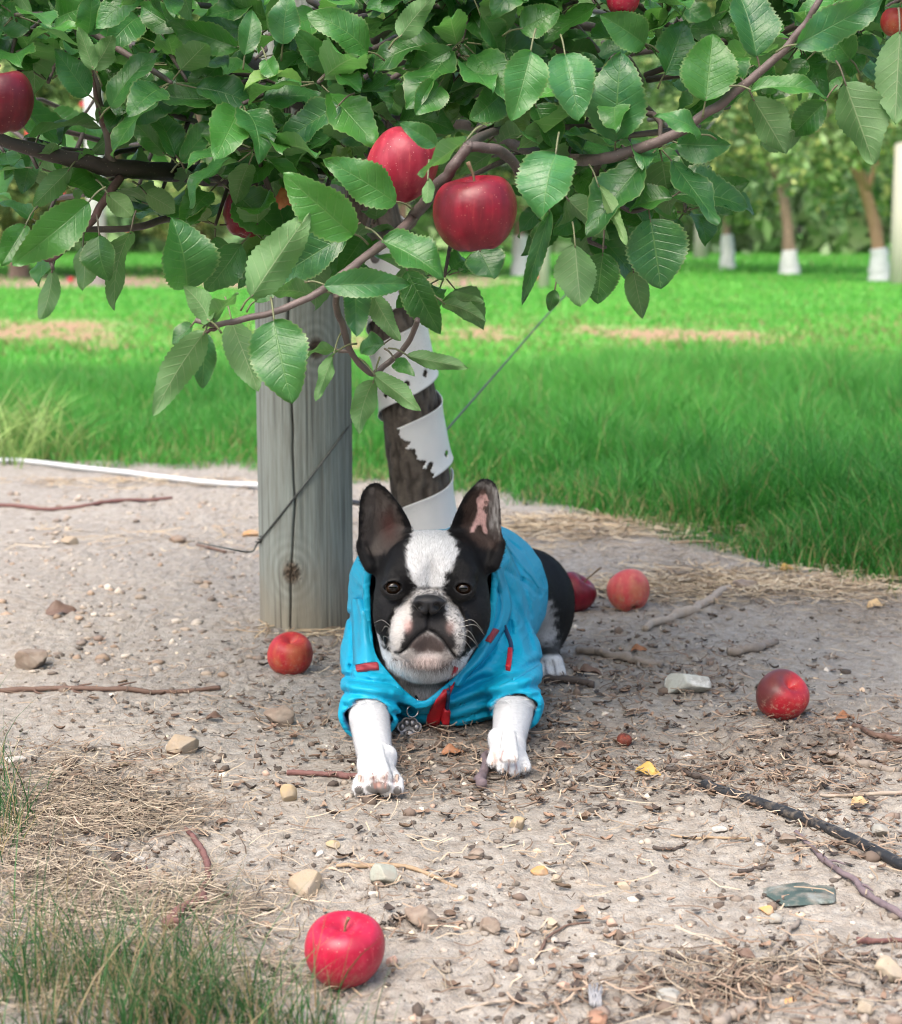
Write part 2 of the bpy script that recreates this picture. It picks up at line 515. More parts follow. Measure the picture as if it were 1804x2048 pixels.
m.col(m.mix(m.attr('lawn', 'Fac'), soil, turf))
m.bump(m.math('ADD', n2, m.math('MULTIPLY', n3, .7)), .85, .005)
m.bump(m.math('SUBTRACT', 1, speck), .3, .003)
M_SOIL = m.m
ground = obj('ground', mesh_np('ground', V, Q, M_SOIL, True, fl={'damp': damp.ravel(), 'lawn': lawn.ravel(), 'bare': bare(GX, GY).ravel()}))
tag(ground, 'pale dry orchard soil running back under the lawn', 'ground', kind='structure')

# ------------------------------------------------------------------ grass: many blades, one stuff object per growth
def blades(x, y, h, w, lean, zoff=0.0, seg=3, curl=0.6):
    n = len(x)
    a = rng.uniform(0, 2 * np.pi, n)
    fa = rng.uniform(0, 2 * np.pi, n)
    z0 = gz(x, y) + zoff
    dx, dy = np.cos(a), np.sin(a)
    wx, wy = np.cos(fa), np.sin(fa)
    V = np.zeros((n, seg * 2 + 1, 3), np.float32)
    for s in range(seg + 1):
        t = s / seg
        out = lean * h * (t ** 1.8)
        zz = h * (t - curl * lean * t * t * 0.5)
        cx, cy, cz = x + dx * out, y + dy * out, z0 + np.maximum(zz, 0.002 * (1 + s))
        ww = w * (1 - t ** 1.6) * 0.5 + 0.0
        if s < seg:
            V[:, 2 * s] = np.stack([cx - wx * ww, cy - wy * ww, cz], -1)
            V[:, 2 * s + 1] = np.stack([cx + wx * ww, cy + wy * ww, cz], -1)
        else:
            V[:, 2 * seg] = np.stack([cx, cy, cz], -1)
    b = np.arange(n)[:, None] * (seg * 2 + 1)
    F4 = np.concatenate([b + np.array([[2 * s, 2 * s + 1, 2 * s + 3, 2 * s + 2]]) for s in range(seg - 1)])
    F3 = b + np.array([[2 * seg - 2, 2 * seg - 1, 2 * seg]])
    t = np.tile(np.repeat(np.linspace(0, 1, seg + 1), 2)[:-1], n)
    return V.reshape(-1, 3), F4, F3, t
def grass_mesh(name, sets, mat):
    Vs, F4s, F3s, Cs, off = [], [], [], [], 0
    for (V, F4, F3, t), col in sets:
        k = len(V) // len(col)
        Vs.append(V); F4s.append(F4 + off); F3s.append(F3 + off); Cs.append(np.repeat(col, k, 0)); off += len(V)
    return mesh_np(name, np.vstack(Vs), [np.vstack(F4s), np.vstack(F3s)], mat, True, {'col': np.vstack(Cs)})
m = NT('grass_blade', .45)
gc = m.attr('col'); m.col(gc)
tr = m.N('BsdfTranslucent'); m.L(gc, tr.inputs[0])
mx = m.N('MixShader'); mx.inputs[0].default_value = .42
m.L(m.b.outputs[0], mx.inputs[1]); m.L(tr.outputs[0], mx.inputs[2]); m.L(mx.outputs[0], m.n['Material Output'].inputs[0])
m.b.inputs['Specular IOR Level'].default_value = .35
M_GRASS = m.m
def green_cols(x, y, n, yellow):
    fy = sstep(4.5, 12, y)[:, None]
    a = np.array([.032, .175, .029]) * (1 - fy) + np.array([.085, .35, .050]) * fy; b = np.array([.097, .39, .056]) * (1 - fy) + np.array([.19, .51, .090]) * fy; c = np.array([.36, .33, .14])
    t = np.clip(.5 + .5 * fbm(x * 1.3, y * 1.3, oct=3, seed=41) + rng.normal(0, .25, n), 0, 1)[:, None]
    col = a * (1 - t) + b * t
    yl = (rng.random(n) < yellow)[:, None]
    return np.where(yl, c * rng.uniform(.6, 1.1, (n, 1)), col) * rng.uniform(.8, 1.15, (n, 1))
def scatter(n, y0, y1, f=.30, p=1.0):
    y = y0 + (y1 - y0) * rng.random(n) ** p
    x = rng.uniform(-1, 1, n) * (f * y + .25)
    return x, y
def dead_band(x, y):
    return bare(x, y)
sets = []
x, y = scatter(420000, 2.3, 8.5, .30, .8)
k = lawn_mask(x, y) * (.62 + .55 * vnoise(x * 6, y * 6, seed=44)) > rng.random(len(x)) * .9
x, y = x[k], y[k]
edge = sstep(0, .7, y - lawn_edge(x, y))
rt = sstep(-.2, .6, x)
h = (.035 + (.075 + .05 * rt) * edge + (.05 + .03 * rt) * np.clip(vnoise(x * 5, y * 5, seed=45) + .6 * vnoise(x * 13, y * 13, seed=47), -1, 1.2) * (.35 + .65 * edge)) * rng.uniform(.55, 1.3, len(x))
h = np.maximum(h, .015)
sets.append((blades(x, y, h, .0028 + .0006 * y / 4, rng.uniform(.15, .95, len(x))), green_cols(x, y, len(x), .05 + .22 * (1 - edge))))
x, y = scatter(130000, 8.0, 28, .29, 1.0)
k = rng.random(len(x)) > .86 * dead_band(x, y)
k &= ~((y > 21.6) & (x < .9 + .5 * vnoise(y * 1.1, y * 0, seed=9)) & (rng.random(len(x)) < .93))
x, y = x[k], y[k]
h = (.060 + .02 * vnoise(x * 1.2, y * 1.2, seed=46)) * rng.uniform(.6, 1.2, len(x)) * (1 - .6 * bare(x, y - .6))
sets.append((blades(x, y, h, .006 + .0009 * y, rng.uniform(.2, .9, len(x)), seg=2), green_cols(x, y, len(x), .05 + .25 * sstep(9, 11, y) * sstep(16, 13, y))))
x, y = scatter(60000, 28, 62, .30, 1.0)
sets.append((blades(x, y, rng.uniform(.08, .16, len(x)), .045, rng.uniform(.2, .9, len(x)), seg=2), green_cols(x, y, len(x), .03) * .8))
o = obj('lawn_grass', grass_mesh('lawn_grass', sets, M_GRASS))
tag(o, 'bright green mown grass of the orchard lawn beyond the bare soil', 'grass', kind='stuff')

# green tuft grass in the near left corner, seen against straw
sets = []
for (a, b, w, hh, n) in [(150, 2000, 200, 40, 260), (430, 2045, 130, 35, 280), (60, 1960, 110, 90, 170), (600, 2090, 120, 25, 200), (10, 1660, 50, 45, 130), (300, 1970, 190, 50, 260), (250, 2080, 220, 20, 320), (-30, 1560, 40, 60, 80)]:
    cpx = rng.normal(a, w * .6, n); cpy = rng.normal(b, hh * .6, n)
    p = np.array([PG(q, r) for q, r in zip(cpx, cpy)])
    x, y = p[:, 0], p[:, 1]
    h = rng.uniform(.02, .100, n) * rng.choice([1, 1, 1.6], n)
    sets.append((blades(x, y, h, rng.uniform(.0008, .0018, n), rng.uniform(.1, 1.1, n), seg=5), np.where((rng.random(n) < .28)[:, None], np.array([.34, .27, .15]), np.array([.035, .105, .032]) * rng.uniform(.6, 2.0, (n, 1)))))
o = obj('tuft_grass', grass_mesh('tuft_grass', sets, M_GRASS))
tag(o, 'thin green grass tufts growing through straw in the near left corner', 'grass', kind='stuff')
# weed stalks at the left edge of the lawn
sets = []
for (a, b, n) in [(60, 900, 60), (20, 930, 50), (120, 915, 40), (-30, 890, 60)]:
    p = np.array([PG(rng.normal(a, 30), rng.normal(b, 8)) for _ in range(n)])
    sets.append((blades(p[:, 0], p[:, 1], rng.uniform(.12, .34, n), rng.uniform(.005, .009, n), rng.uniform(.4, 1.3, n), seg=4), np.array([.24, .36, .10]) * rng.uniform(.6, 1.3, (n, 1))))
o = obj('weed_grass', grass_mesh('weed_grass', sets, M_GRASS))
tag(o, 'coarse pale green weeds leaning at the lawn edge left of the post', 'grass', kind='stuff')

# ------------------------------------------------------------------ straw and litter lying on the soil
def straw_set(n, L, lens, wid, cols, jit=.5):
    w = np.array([l[2] * l[3] * l[4] for l in L]); w = w / w.sum()
    c = rng.choice(len(L), n, p=w)
    px = np.array([L[i][0] for i in c]) + rng.normal(0, 1, n) * np.array([L[i][2] for i in c]) * .62
    py = np.array([L[i][1] for i in c]) + rng.normal(0, 1, n) * np.array([L[i][3] for i in c]) * .62
    k = py > 960
    px, py = px[k], py[k]
    P = np.array([PG(a, b) for a, b in zip(px, py)])
    n = len(P)
    x, y = P[:, 0], P[:, 1]
    a = rng.uniform(0, 2 * np.pi, n); ln = rng.uniform(*lens, n); bend = rng.normal(0, .5, n); lift = rng.uniform(0, .012, n)
    seg = 4
    V = np.zeros((n, (seg + 1) * 2, 3))
    base = gz(x, y) + rng.uniform(.001, .008, n)
    for s in range(seg + 1):
        t = s / seg - .5
        an = a + bend * t
        cx, cy = x + np.cos(an) * ln * t, y + np.sin(an) * ln * t
        cz = base + lift * np.abs(2 * t) ** 1.5 * np.sign(rng.random(n) - .3) * .5 + .003
        cz = np.maximum(cz, gz(cx, cy) + .001)
        V[:, 2 * s] = np.stack([cx + np.sin(an) * wid * .5, cy - np.cos(an) * wid * .5, cz], -1)
        V[:, 2 * s + 1] = np.stack([cx - np.sin(an) * wid * .5, cy + np.cos(an) * wid * .5, cz + wid * .5], -1)
    b = np.arange(n)[:, None] * (seg + 1) * 2
    F = np.concatenate([b + np.array([[2 * s, 2 * s + 1, 2 * s + 3, 2 * s + 2]]) for s in range(seg)])
    cl = np.array(cols)[rng.integers(0, len(cols), n)] * rng.uniform(.7, 1.2, (n, 1))
    return V.reshape(-1, 3), F, np.repeat(cl, (seg + 1) * 2, 0)
m = NT('dry_litter', .85); m.col(m.attr('col')); M_LIT = m.m
mb = MB()
for n, L, ln, w, cc in [(6500, STRAW, (.02, .085), .0009, [(.30, .25, .18), (.24, .19, .14), (.38, .32, .24), (.17, .135, .10)]),
                        (1300, [(900, 1500, 900, 420, 1)], (.012, .05), .0014, [(.3, .23, .16), (.2, .14, .1), (.42, .35, .26)]),
                        (2200, DARK, (.012, .05), .0016, [(.12, .085, .06), (.2, .14, .1), (.3, .23, .17)]),
                        (3000, [(900, 1075, 900, 25, .1), (1500, 1180, 300, 30, 1), (1150, 1060, 260, 22, 1), (300, 965, 300, 14, .5), (605, 1264, 100, 9, .35)], (.03, .12), .002, [(.42, .33, .21), (.33, .24, .15), (.5, .42, .3)])]:
    V, F, cl = straw_set(n, L, ln, w, cc)
    mb.add(V, F, cl)
o = obj('straw', mb.mesh('straw', M_LIT, False))
tag(o, 'dry straw and grass stalks strewn over the bare soil', 'straw', kind='stuff')

def ico(sub=1):
    import bmesh
    bm = bmesh.new(); bmesh.ops.create_icosphere(bm, subdivisions=sub, radius=1)
    V = np.array([v.co[:] for v in bm.verts]); bm.verts.index_update()
    F = np.array([[v.index for v in f.verts] for f in bm.faces]); bm.free()
    return V, F
I1, I2, I3, I4 = ico(1), ico(2), ico(3), ico(4)
def crumbs(n, reg, rad, cols, flat=.65):
    px = rng.uniform(reg[0], reg[1], n); py = rng.uniform(reg[2] ** .5, reg[3] ** .5, n) ** 2
    P = np.array([PG(a, b) for a, b in zip(px, py)])
    d = np.clip(blob_sum(px, py, DARK) + .35 + .35 * vnoise(px / 60, py / 30, seed=51), .06, 1)
    k = rng.random(n) < d
    P = P[k]; n = len(P)
    V0, F0 = I1
    r = rad[0] * (rad[1] / rad[0]) ** (rng.random(n) ** 2.2)
    S = rng.uniform(.6, 1.3, (n, 1, 3)) * r[:, None, None]; S[..., 2] *= flat
    J = 1 + rng.uniform(-.28, .28, (n, len(V0), 1))
    a = rng.uniform(0, 6.28, n); ca, sa = np.cos(a), np.sin(a)
    v = V0[None] * J * S
    x = v[..., 0] * ca[:, None] - v[..., 1] * sa[:, None]; yv = v[..., 0] * sa[:, None] + v[..., 1] * ca[:, None]
    z = gz(P[:, 0], P[:, 1])[:, None] + v[..., 2] + (r * flat * .3)[:, None]
    V = np.stack([x + P[:, 0:1], yv + P[:, 1:2], z], -1).reshape(-1, 3)
    F = (F0[None] + np.arange(n)[:, None, None] * len(V0)).reshape(-1, 3)
    cl = np.array(cols)[rng.integers(0, len(cols), n)] * rng.uniform(.7, 1.25, (n, 1))
    return V, F, np.repeat(cl, len(V0), 0)
mb = MB()
EARTH = [(.26, .225, .185), (.31, .275, .235), (.17, .14, .115), (.36, .32, .275), (.09, .075, .062)]
V, F, cl = crumbs(17000, (-80, 1880, 960, 2120), (.0014, .0065), EARTH); mb.add(V, F, cl)
V, F, cl = crumbs(900, (-80, 1880, 1000, 2120), (.002, .007), [(.62, .56, .48), (.55, .42, .3), (.5, .36, .28), (.45, .43, .40), (.68, .6, .46)]); mb.add(V, F, cl)
V, F, cl = crumbs(1500, (-60, 560, 985, 1340), (.004, .012), [(.40, .33, .26), (.30, .25, .20), (.45, .40, .34), (.34, .25, .18), (.22, .18, .15)], .6); mb.add(V, F, cl)
V, F, cl = crumbs(900, (0, 1804, 1150, 2100), (.003, .010), [(.07, .055, .045), (.12, .09, .07), (.2, .15, .12)], .8); mb.add(V, F, cl)
o = obj('soil_crumbs', mb.mesh('soil_crumbs', M_LIT, False))
tag(o, 'crumbs of earth and tiny pebbles scattered over the soil', 'gravel', kind='stuff')
# curled dead leaf scraps and bark bits
def scraps(n, L, size, cols):
    w = np.array([l[2] * l[3] * l[4] for l in L]); w = w / w.sum()
    c = rng.choice(len(L), n, p=w)
    px = np.array([L[i][0] for i in c]) + rng.normal(0, 1, n) * np.array([L[i][2] for i in c]) * .7
    py = np.maximum(np.array([L[i][1] for i in c]) + rng.normal(0, 1, n) * np.array([L[i][3] for i in c]) * .7, 1010)
    mb2 = []
    g = np.linspace(-1, 1, 5)
    A, B = np.meshgrid(g, np.linspace(-1, 1, 3), indexing='ij')
    q = np.array([[i * 3 + j, (i + 1) * 3 + j, (i + 1) * 3 + j + 1, i * 3 + j + 1] for i in range(4) for j in range(2)])
    Vs, Fs, Cs = [], [], []
    for i in range(n):
        P = PG(px[i], py[i]); s = rng.uniform(*size); wd = rng.uniform(.2, .6) * s
        prof = 1 - np.abs(A) ** 2 * .9
        X = A * s; Y = B * wd * prof * (1 + .3 * rng.standard_normal(A.shape)); Z = s * (rng.uniform(.0, .5) * (A ** 2) + rng.uniform(-.2, .9) * (B ** 2) * .4) + rng.normal(0, .07 * s, A.shape)
        a = rng.uniform(0, 6.28)
        V = np.stack([X * math.cos(a) - Y * math.sin(a) + P[0], X * math.sin(a) + Y * math.cos(a) + P[1], Z + gz(P[0], P[1]) + .0025 + s * .12], -1).reshape(-1, 3)
        Vs.append(V); Fs.append(q + 15 * i); Cs.append(np.tile(np.array(cols[rng.integers(len(cols))]) * rng.uniform(.6, 1.3), (15, 1)))
    return np.vstack(Vs), np.vstack(Fs), np.vstack(Cs)
mb = MB()
V, F, cl = scraps(2000, DARK, (.0025, .010), [(.10, .065, .045), (.15, .10, .07), (.06, .045, .038), (.21, .14, .1)]); mb.add(V, F, cl)
V, F, cl = scraps(1100, [(900, 1500, 900, 420, 1)], (.0025, .009), [(.13, .09, .06), (.07, .055, .045), (.25, .18, .13), (.3, .2, .14)]); mb.add(V, F, cl)
o = obj('leaf_litter', mb.mesh('leaf_litter', M_LIT, False))
tag(o, 'dark curled scraps of dead leaf and bark on the soil', 'leaf litter', kind='stuff')

# ================================================================== ORCHARD BEHIND
m = NT('far_bark', .9); oc = m.coord(); m.col(m.mix(m.noise(oc, 20, 4), (.16, .11, .08), (.33, .24, .18))); m.bump(m.noise(oc, 40, 3), .5, .02); M_FBARK = m.m
m = NT('orange_bark', .9); oc = m.coord(); m.col(m.mix(m.noise(oc, 14, 4), (.26, .15, .09), (.36, .23, .15))); M_OBARK = m.m
m = NT('white_guard', .6); oc = m.coord(); m.col(m.mix(m.noise(oc, 25, 4), (.48, .49, .51), (.64, .65, .66))); M_WGUARD = m.m
m = NT('cream_post', .75); oc = m.coord('Object', (30, 30, 2)); m.col(m.mix(m.noise(oc, 1.5, 4), (.38, .36, .30), (.48, .46, .40))); m.bump(m.noise(oc, 2, 3), .3, .01); M_CPOST = m.m
m = NT('grey_post', .85); oc = m.coord('Object', (25, 25, 2)); m.col(m.mix(m.noise(oc, 1.5, 4), (.22, .20, .19), (.36, .34, .32))); m.bump(m.noise(oc, 2, 3), .3, .01); M_GPOST = m.m
m = NT('far_leaf', .5); gc = m.attr('col'); m.col(gc)
tr = m.N('BsdfTranslucent'); m.L(gc, tr.inputs[0]); mx = m.N('MixShader'); mx.inputs[0].default_value = .3
m.L(m.b.outputs[0], mx.inputs[1]); m.L(tr.outputs[0], mx.inputs[2]); m.L(mx.outputs[0], m.n['Material Output'].inputs[0]); M_FLEAF = m.m
def leaf_cloud(P, size, cols):
    n = len(P)
    d = rng.normal(0, 1, (n, 3)); d /= np.linalg.norm(d, axis=1)[:, None]
    e = np.cross(d, rng.normal(0, 1, (n, 3))); e /= np.linalg.norm(e, axis=1)[:, None]
    nn = np.cross(d, e)
    s = rng.uniform(*size, (n, 1))
    V = np.stack([P - d * s, P + e * s * .5 + nn * s * .12, P + d * s, P - e * s * .5 + nn * s * .12], 1).reshape(-1, 3)
    F = np.arange(4 * n).reshape(n, 4)
    F = np.concatenate([F[:, [0, 1, 2]], F[:, [0, 2, 3]]])
    return V, F, np.repeat(cols, 4, 0)
def crown_mesh(name, w, d, z0, z1, n, seed, size=(.05, .11)):
    r = np.random.default_rng(seed)
    cl = []
    for i in range(46):
        u = r.random()
        z = z0 + (z1 - z0) * u
        rad = (0.35 + .65 * math.sin(math.pi * min(1, .16 + u * .84)) ** .7)
        a = r.uniform(0, 6.28); q = math.sqrt(r.random()) * rad
        cl.append((q * w * math.cos(a), q * d * math.sin(a), z, r.uniform(.22, .5)))
    k = r.integers(0, len(cl), n)
    c = np.array(cl)[k]
    v = r.normal(0, 1, (n, 3)); v /= np.linalg.norm(v, axis=1)[:, None]
    P = c[:, :3] + v * c[:, 3:4] * r.random((n, 1)) ** .45
    P[:, 2] = np.maximum(P[:, 2], z0 - .15)
    tone = np.clip(.45 + .25 * r.standard_normal(len(cl)), 0, 1)[k][:, None]
    cols = (np.array([.075, .17, .055]) * (1 - tone) + np.array([.23, .36, .11]) * tone) * r.uniform(.7, 1.3, (n, 1))
    lime = (r.random((n, 1)) < .13); cols = np.where(lime, np.array([.46, .52, .17]), cols)
    V, F, C3 = leaf_cloud(P, size, cols)
    return mesh_np(name, V, F, M_FLEAF, True, {'col': C3})
CROWNS = [crown_mesh('crown', 1.5, 1.3, .95, 4.6, 6500, 100 + i) for i in range(3)]
LOWC = [crown_mesh('crown', 1.5, 1.2, .70, 4.2, 8500, 200 + i) for i in range(2)]
# trunk base px, base py, lean top px, height, trunk radius, guard height (0 none), bark, crown, label
FAR = [(190, 552, 198, 1.5, .07, .95, M_FBARK, LOWC[0], 'leafy orchard tree far behind the leftmost hanging apple, trunk in a tall white guard'),
       (38, 556, 44, 1.3, .13, 0, M_FBARK, LOWC[1], 'far orchard tree with bare dark trunk at the left edge of the photo'),
       (-120, 550, -112, 1.4, .09, .5, M_FBARK, LOWC[0], 'far orchard tree with low crown just past the left edge of the lawn'),
       (400, 556, 402, 1.3, .09, .5, M_FBARK, LOWC[1], 'far orchard tree seen through leaves just left of the grey post'),
       (800, 556, 810, 1.3, .09, .5, M_FBARK, LOWC[0], 'far orchard tree hidden by the near foliage above the striped trunk'),
       (1043, 553, 1036, 1.0, .10, .62, M_FBARK, LOWC[0], 'far orchard tree with stubby white guarded trunk under the large hanging apple'),
       (1258, 535, 1258, 1.2, .08, .5, M_FBARK, LOWC[1], 'far orchard tree hidden behind the drooping dark leaves right of centre'),
       (1455, 546, 1448, 1.2, .085, .62, M_FBARK, CROWNS[1], 'far orchard tree whose slim white guard stands next to the dark split stump'),
       (1580, 552, 1555, 1.6, .105, .42, M_FBARK, CROWNS[0], 'far orchard tree with leaning trunk flared at its white painted foot'),
       (1762, 566, 1712, 1.5, .10, .48, M_OBARK, CROWNS[2], 'far orchard tree with bent orange brown trunk beside the cream post'),
       (1688, 503, 1685, 1.4, .13, .55, M_FBARK, CROWNS[1], 'distant orchard tree with short white guard between the leaning and bent trunks'),
       (1728, 488, 1728, 1.4, .12, .45, M_FBARK, CROWNS[0], 'most distant orchard tree, small white guard beyond the bent trunk'),
       (1330, 500, 1335, 1.4, .12, .45, M_FBARK, CROWNS[2], 'distant orchard tree behind the dark round drooping leaves'),
       (1520, 492, 1520, 1.4, .12, .0, M_FBARK, LOWC[0], 'distant orchard tree without guard between two pale trunks'),
       (1870, 520, 1870, 1.4, .12, .4, M_FBARK, CROWNS[1], 'distant orchard tree just past the cream post at the right edge')]
for (bx, by, tx, th, tr_, gh, bark, crown, lab) in FAR:
    b = PG(bx, by, 0.0)
    b[2] = float(gz(b[0], b[1]))
    t = tag(empty('apple_tree', b), lab, 'tree', 'orchard trees across the lawn')
    lean = (tx - bx) * sc(b[1])
    mid = [0, 0, -.1], [lean * .15, 0, th * .3], [lean * .45, .03, th * .62], [lean, 0, th], [lean * 1.15, .1, th + 1.3]
    V, F = tube(catmull(mid, 24), np.concatenate([[tr_ * 1.45, tr_ * 1.2], np.linspace(tr_ * 1.05, tr_ * .45, 22)]), 12, True, .25, int(bx))
    mb = MB(); mb.add(V, F)
    for q in range(4):
        a = q * 1.6 + bx
        p = [[lean * .7, 0, th * .8], [lean + .3 * math.cos(a), .3 * math.sin(a), th + .25], [lean + .9 * math.cos(a), .9 * math.sin(a), th + .75 + .2 * q]]
        V, F = tube(catmull(p, 10), np.linspace(tr_ * .5, .015, 10), 7); mb.add(V, F)
    obj('trunk', mb.mesh('trunk', bark), t)
    if gh:
        P = catmull(mid, 80); P = P[(P[:, 2] > .0) & (P[:, 2] < gh)]
        V, F = tube(P, np.linspace(tr_ * 1.62, tr_ * 1.12, len(P)), 14, True, .12, 3)
        g = obj('trunk_guard', mesh_np('trunk_guard', V, F, M_WGUARD), t)
    c = obj('crown', crown, t); c.location = (lean, 0, 0); c.rotation_euler = (0, 0, (bx * .7) % 6.28)
# posts of the far rows
def far_post(bx, by, top_py, wpx, mat, lab, lean=0):
    b = PG(bx, by); b[2] = float(gz(b[0], b[1])) - .02
    h = PY(bx, top_py, b[1])[2] - b[2]; r = wpx * .5 * sc(b[1])
    V, F = tube([[0, 0, -.2], [lean * .5, 0, h * .5], [lean, 0, h - .03], [lean, 0, h]], [r, r * .98, r * .96, r * .8], 16)
    o = obj('wooden_post', mesh_np('wooden_post', V, F, mat)); o.location = b
    tag(o, lab, 'post', 'wooden posts of the far rows')
far_post(1806, 572, 285, 56, M_CPOST, 'thick cream wooden post cut by the right edge of the photo')
far_post(1400, 522, 300, 30, M_GPOST, 'dark split stump like post left of the slim white guard', .12)
far_post(1636, 492, 200, 22, M_GPOST, 'thin grey post standing between the leaning trunk and the distant guards')
far_post(1612, 474, 200, 16, M_GPOST, 'faint grey post, more distant neighbour of the thin grey one')
far_post(1088, 580, 250, 24, M_CPOST, 'pale post beside the stubby white guarded trunk behind the drooping leaves')
far_post(197, 572, -60, 36, M_WGUARD, 'white painted post with red marks seen through leaves beside the leftmost hanging apple')
# red marks on that white post, as shallow painted strips of its own
wp = bpy.data.objects[[o.name for o in COL.objects if o.get('label', '').startswith('white painted post')][0]]
m = NT('red_paint', .6); m.col((.62, .06, .05)); M_RED = m.m
rr = 36 * .5 * sc(wp.location.y) + .004
for q, pz in enumerate((138, 152, 170, 196)):
    z = PY(197, pz, wp.location.y)[2] - wp.location.z
    a = np.linspace(-1.35, -.85, 6) + .2 * (q % 2)
    top = np.stack([np.cos(a) * rr, np.sin(a) * rr, np.full(6, z + .045)], -1); bot = top - [0, 0, .085]
    obj('red_mark', mesh_np('red_mark', np.vstack([top, bot]), np.array([[i, i + 6, i + 7, i + 1] for i in range(5)]), M_RED), wp)
# far wood closing the view, and unseen foliage added behind the camera
P = np.stack([rng.uniform(-34, 34, 42000), rng.uniform(48, 62, 42000), np.zeros(42000)], -1)
hgt = 8.2 + 1.3 * vnoise(P[:, 0] * .25, P[:, 1] * .25, seed=61)
P[:, 2] = .05 + hgt * rng.random(42000) ** 1.1
P[30000:, 0] = rng.uniform(-26, 26, 12000); P[30000:, 1] = rng.uniform(-15, -10, 12000); P[30000:, 2] = .1 + 5 * rng.random(12000)  # leaves out of view behind the camera, added to darken reflections in eyes and apples
tone = np.clip(.4 + .5 * vnoise(P[:, 0] * .7, P[:, 1] * .7, P[:, 2] * .8, 62), 0, 1)[:, None]
cols = (np.array([.085, .17, .07]) * (1 - tone) + np.array([.25, .36, .14]) * tone) * rng.uniform(.7, 1.3, (42000, 1))
V, F, C3 = leaf_cloud(P, (.22, .5), cols)
o = obj('far_woods', mesh_np('far_woods', V, F, M_FLEAF, True, {'col': C3}))
tag(o, 'far off orchard foliage closing the view, with unseen foliage added behind the camera', 'woods', kind='stuff')

# ================================================================== GREY POST
pb = PG(605, 1262); pb[1] += .086; pb[2] = 0
post = empty('wooden_post', pb)
tag(post, 'weathered grey wooden post with a long crack and a knot, standing behind the dog', 'post')
na, nz = 420, 520
a = np.linspace(0, 2 * np.pi, na, endpoint=False)
zz = np.concatenate([np.linspace(-.12, 1.1, nz - 40), np.linspace(1.12, 1.95, 40)])
A, Z = np.meshgrid(a, zz, indexing='ij')
S = (A + np.pi / 2 + np.pi) % (2 * np.pi) - np.pi      # 0 faces the camera, positive to the right
PR = .0845
arc = S * PR
grain = fbm(arc * 160 + 8 * vnoise(arc * 8, Z * 1.6, seed=71), Z * 3, oct=3, seed=72)
def knot(ax, az, rad):
    d = np.sqrt(((arc - ax) / rad) ** 2 + ((Z - az) / (rad * 1.25)) ** 2)
    return d
k1 = knot(-.018, PY(580, 1140, 3.14)[2], .017); k2 = knot(.030, PY(655, 695, 3.14)[2], .016)
warp = np.exp(-(k1 / 2.6) ** 2) + np.exp(-(k2 / 2.6) ** 2)
ring = np.sin(np.minimum(k1, k2) * 7.5) * np.exp(-(np.minimum(k1, k2) / 2.4) ** 2)
crx = -.013 + .006 * vnoise(Z * 4, Z * 0, seed=73) + .002 * vnoise(Z * 22, Z * 0, seed=74) + .012 * (Z - .5)
cw = .0015 * (.5 + .9 * np.clip(vnoise(Z * 2.2, Z * 0 + 3, seed=75) + .5, 0, 1))
crk = np.exp(-((arc - crx) / cw) ** 2)
cr2 = np.exp(-((arc - (.028 + .008 * vnoise(Z * 3, Z * 0, seed=76))) / .0011) ** 2) * sstep(.55, .7, Z)
cr3 = np.exp(-((arc - (-.044 + .006 * vnoise(Z * 3, Z * 0, seed=77))) / .0009) ** 2) * sstep(.15, .05, Z)
fine = np.clip(vnoise(arc * 230, Z * 5, seed=78) - .38, 0, 1) * 2.0
crack = np.clip(crk + .7 * cr2 + .7 * cr3 + .5 * fine * (1 - warp), 0, 1)
core = np.exp(-np.minimum(k1, k2) ** 4)
r = PR + .0006 * grain - .0055 * crk - .0015 * cr2 - .0007 * fine + .0035 * np.exp(-(np.minimum(k1, k2) / 1.3) ** 2) - .004 * core * (vnoise(arc * 300, Z * 300, seed=79) > .0) + .0012 * np.sin(A * 3 + 1)
V = np.stack([np.cos(A) * r, np.sin(A) * r, Z], -1).reshape(-1, 3)
i, j = np.meshgrid(np.arange(na), np.arange(len(zz) - 1), indexing='ij'); k = (i + 1) % na; n_ = len(zz)
Q = np.stack([i * n_ + j, k * n_ + j, k * n_ + j + 1, i * n_ + j + 1], -1).reshape(-1, 4)
top = np.concatenate([V, [[0, 0, zz[-1]]]])
F3 = np.stack([np.full(na, len(V)), np.arange(na) * n_ + n_ - 1, ((np.arange(na) + 1) % na) * n_ + n_ - 1], -1)
rings = np.exp(-((Z * 160 + .6 * grain) % 1 - .5) ** 2 * 20) * sstep(.62, .68, Z) * .25
tone = np.clip(.5 + .30 * grain + .35 * ring, 0, 1)[..., None]
colp = (np.array([.165, .185, .165]) * (1 - tone) + np.array([.37, .41, .375]) * tone)
foot = sstep(.16, .0, Z + .05 * fbm(arc * 20, Z * 20, oct=3, seed=80))[..., None]
colp = colp * (1 - foot * .55) + np.array([.27, .215, .14]) * foot * .55
stain = np.clip(fbm(arc * 14, Z * 1.6, oct=4, seed=81) - .15, 0, 1)[..., None] * .8
colp = colp * (1 - stain * .5)
colp = colp * (1 - .88 * crack[..., None]) * (1 - .25 * rings[..., None])
ck = core[..., None]; colp = colp * (1 - ck) + ck * np.array([.085, .06, .04]) * (1 + .6 * vnoise(arc * 250, Z * 250, seed=82)[..., None])
colp = np.clip(colp, .01, 1).reshape(-1, 3)
m = NT('weathered_wood', .82); oc = m.coord('Object', (60, 60, 4))
m.col(m.mix(m.math('MULTIPLY', m.mr(m.noise(oc, 3.5, 4, .6), .42, .7), .45), m.attr('col'), (.14, .125, .10)))
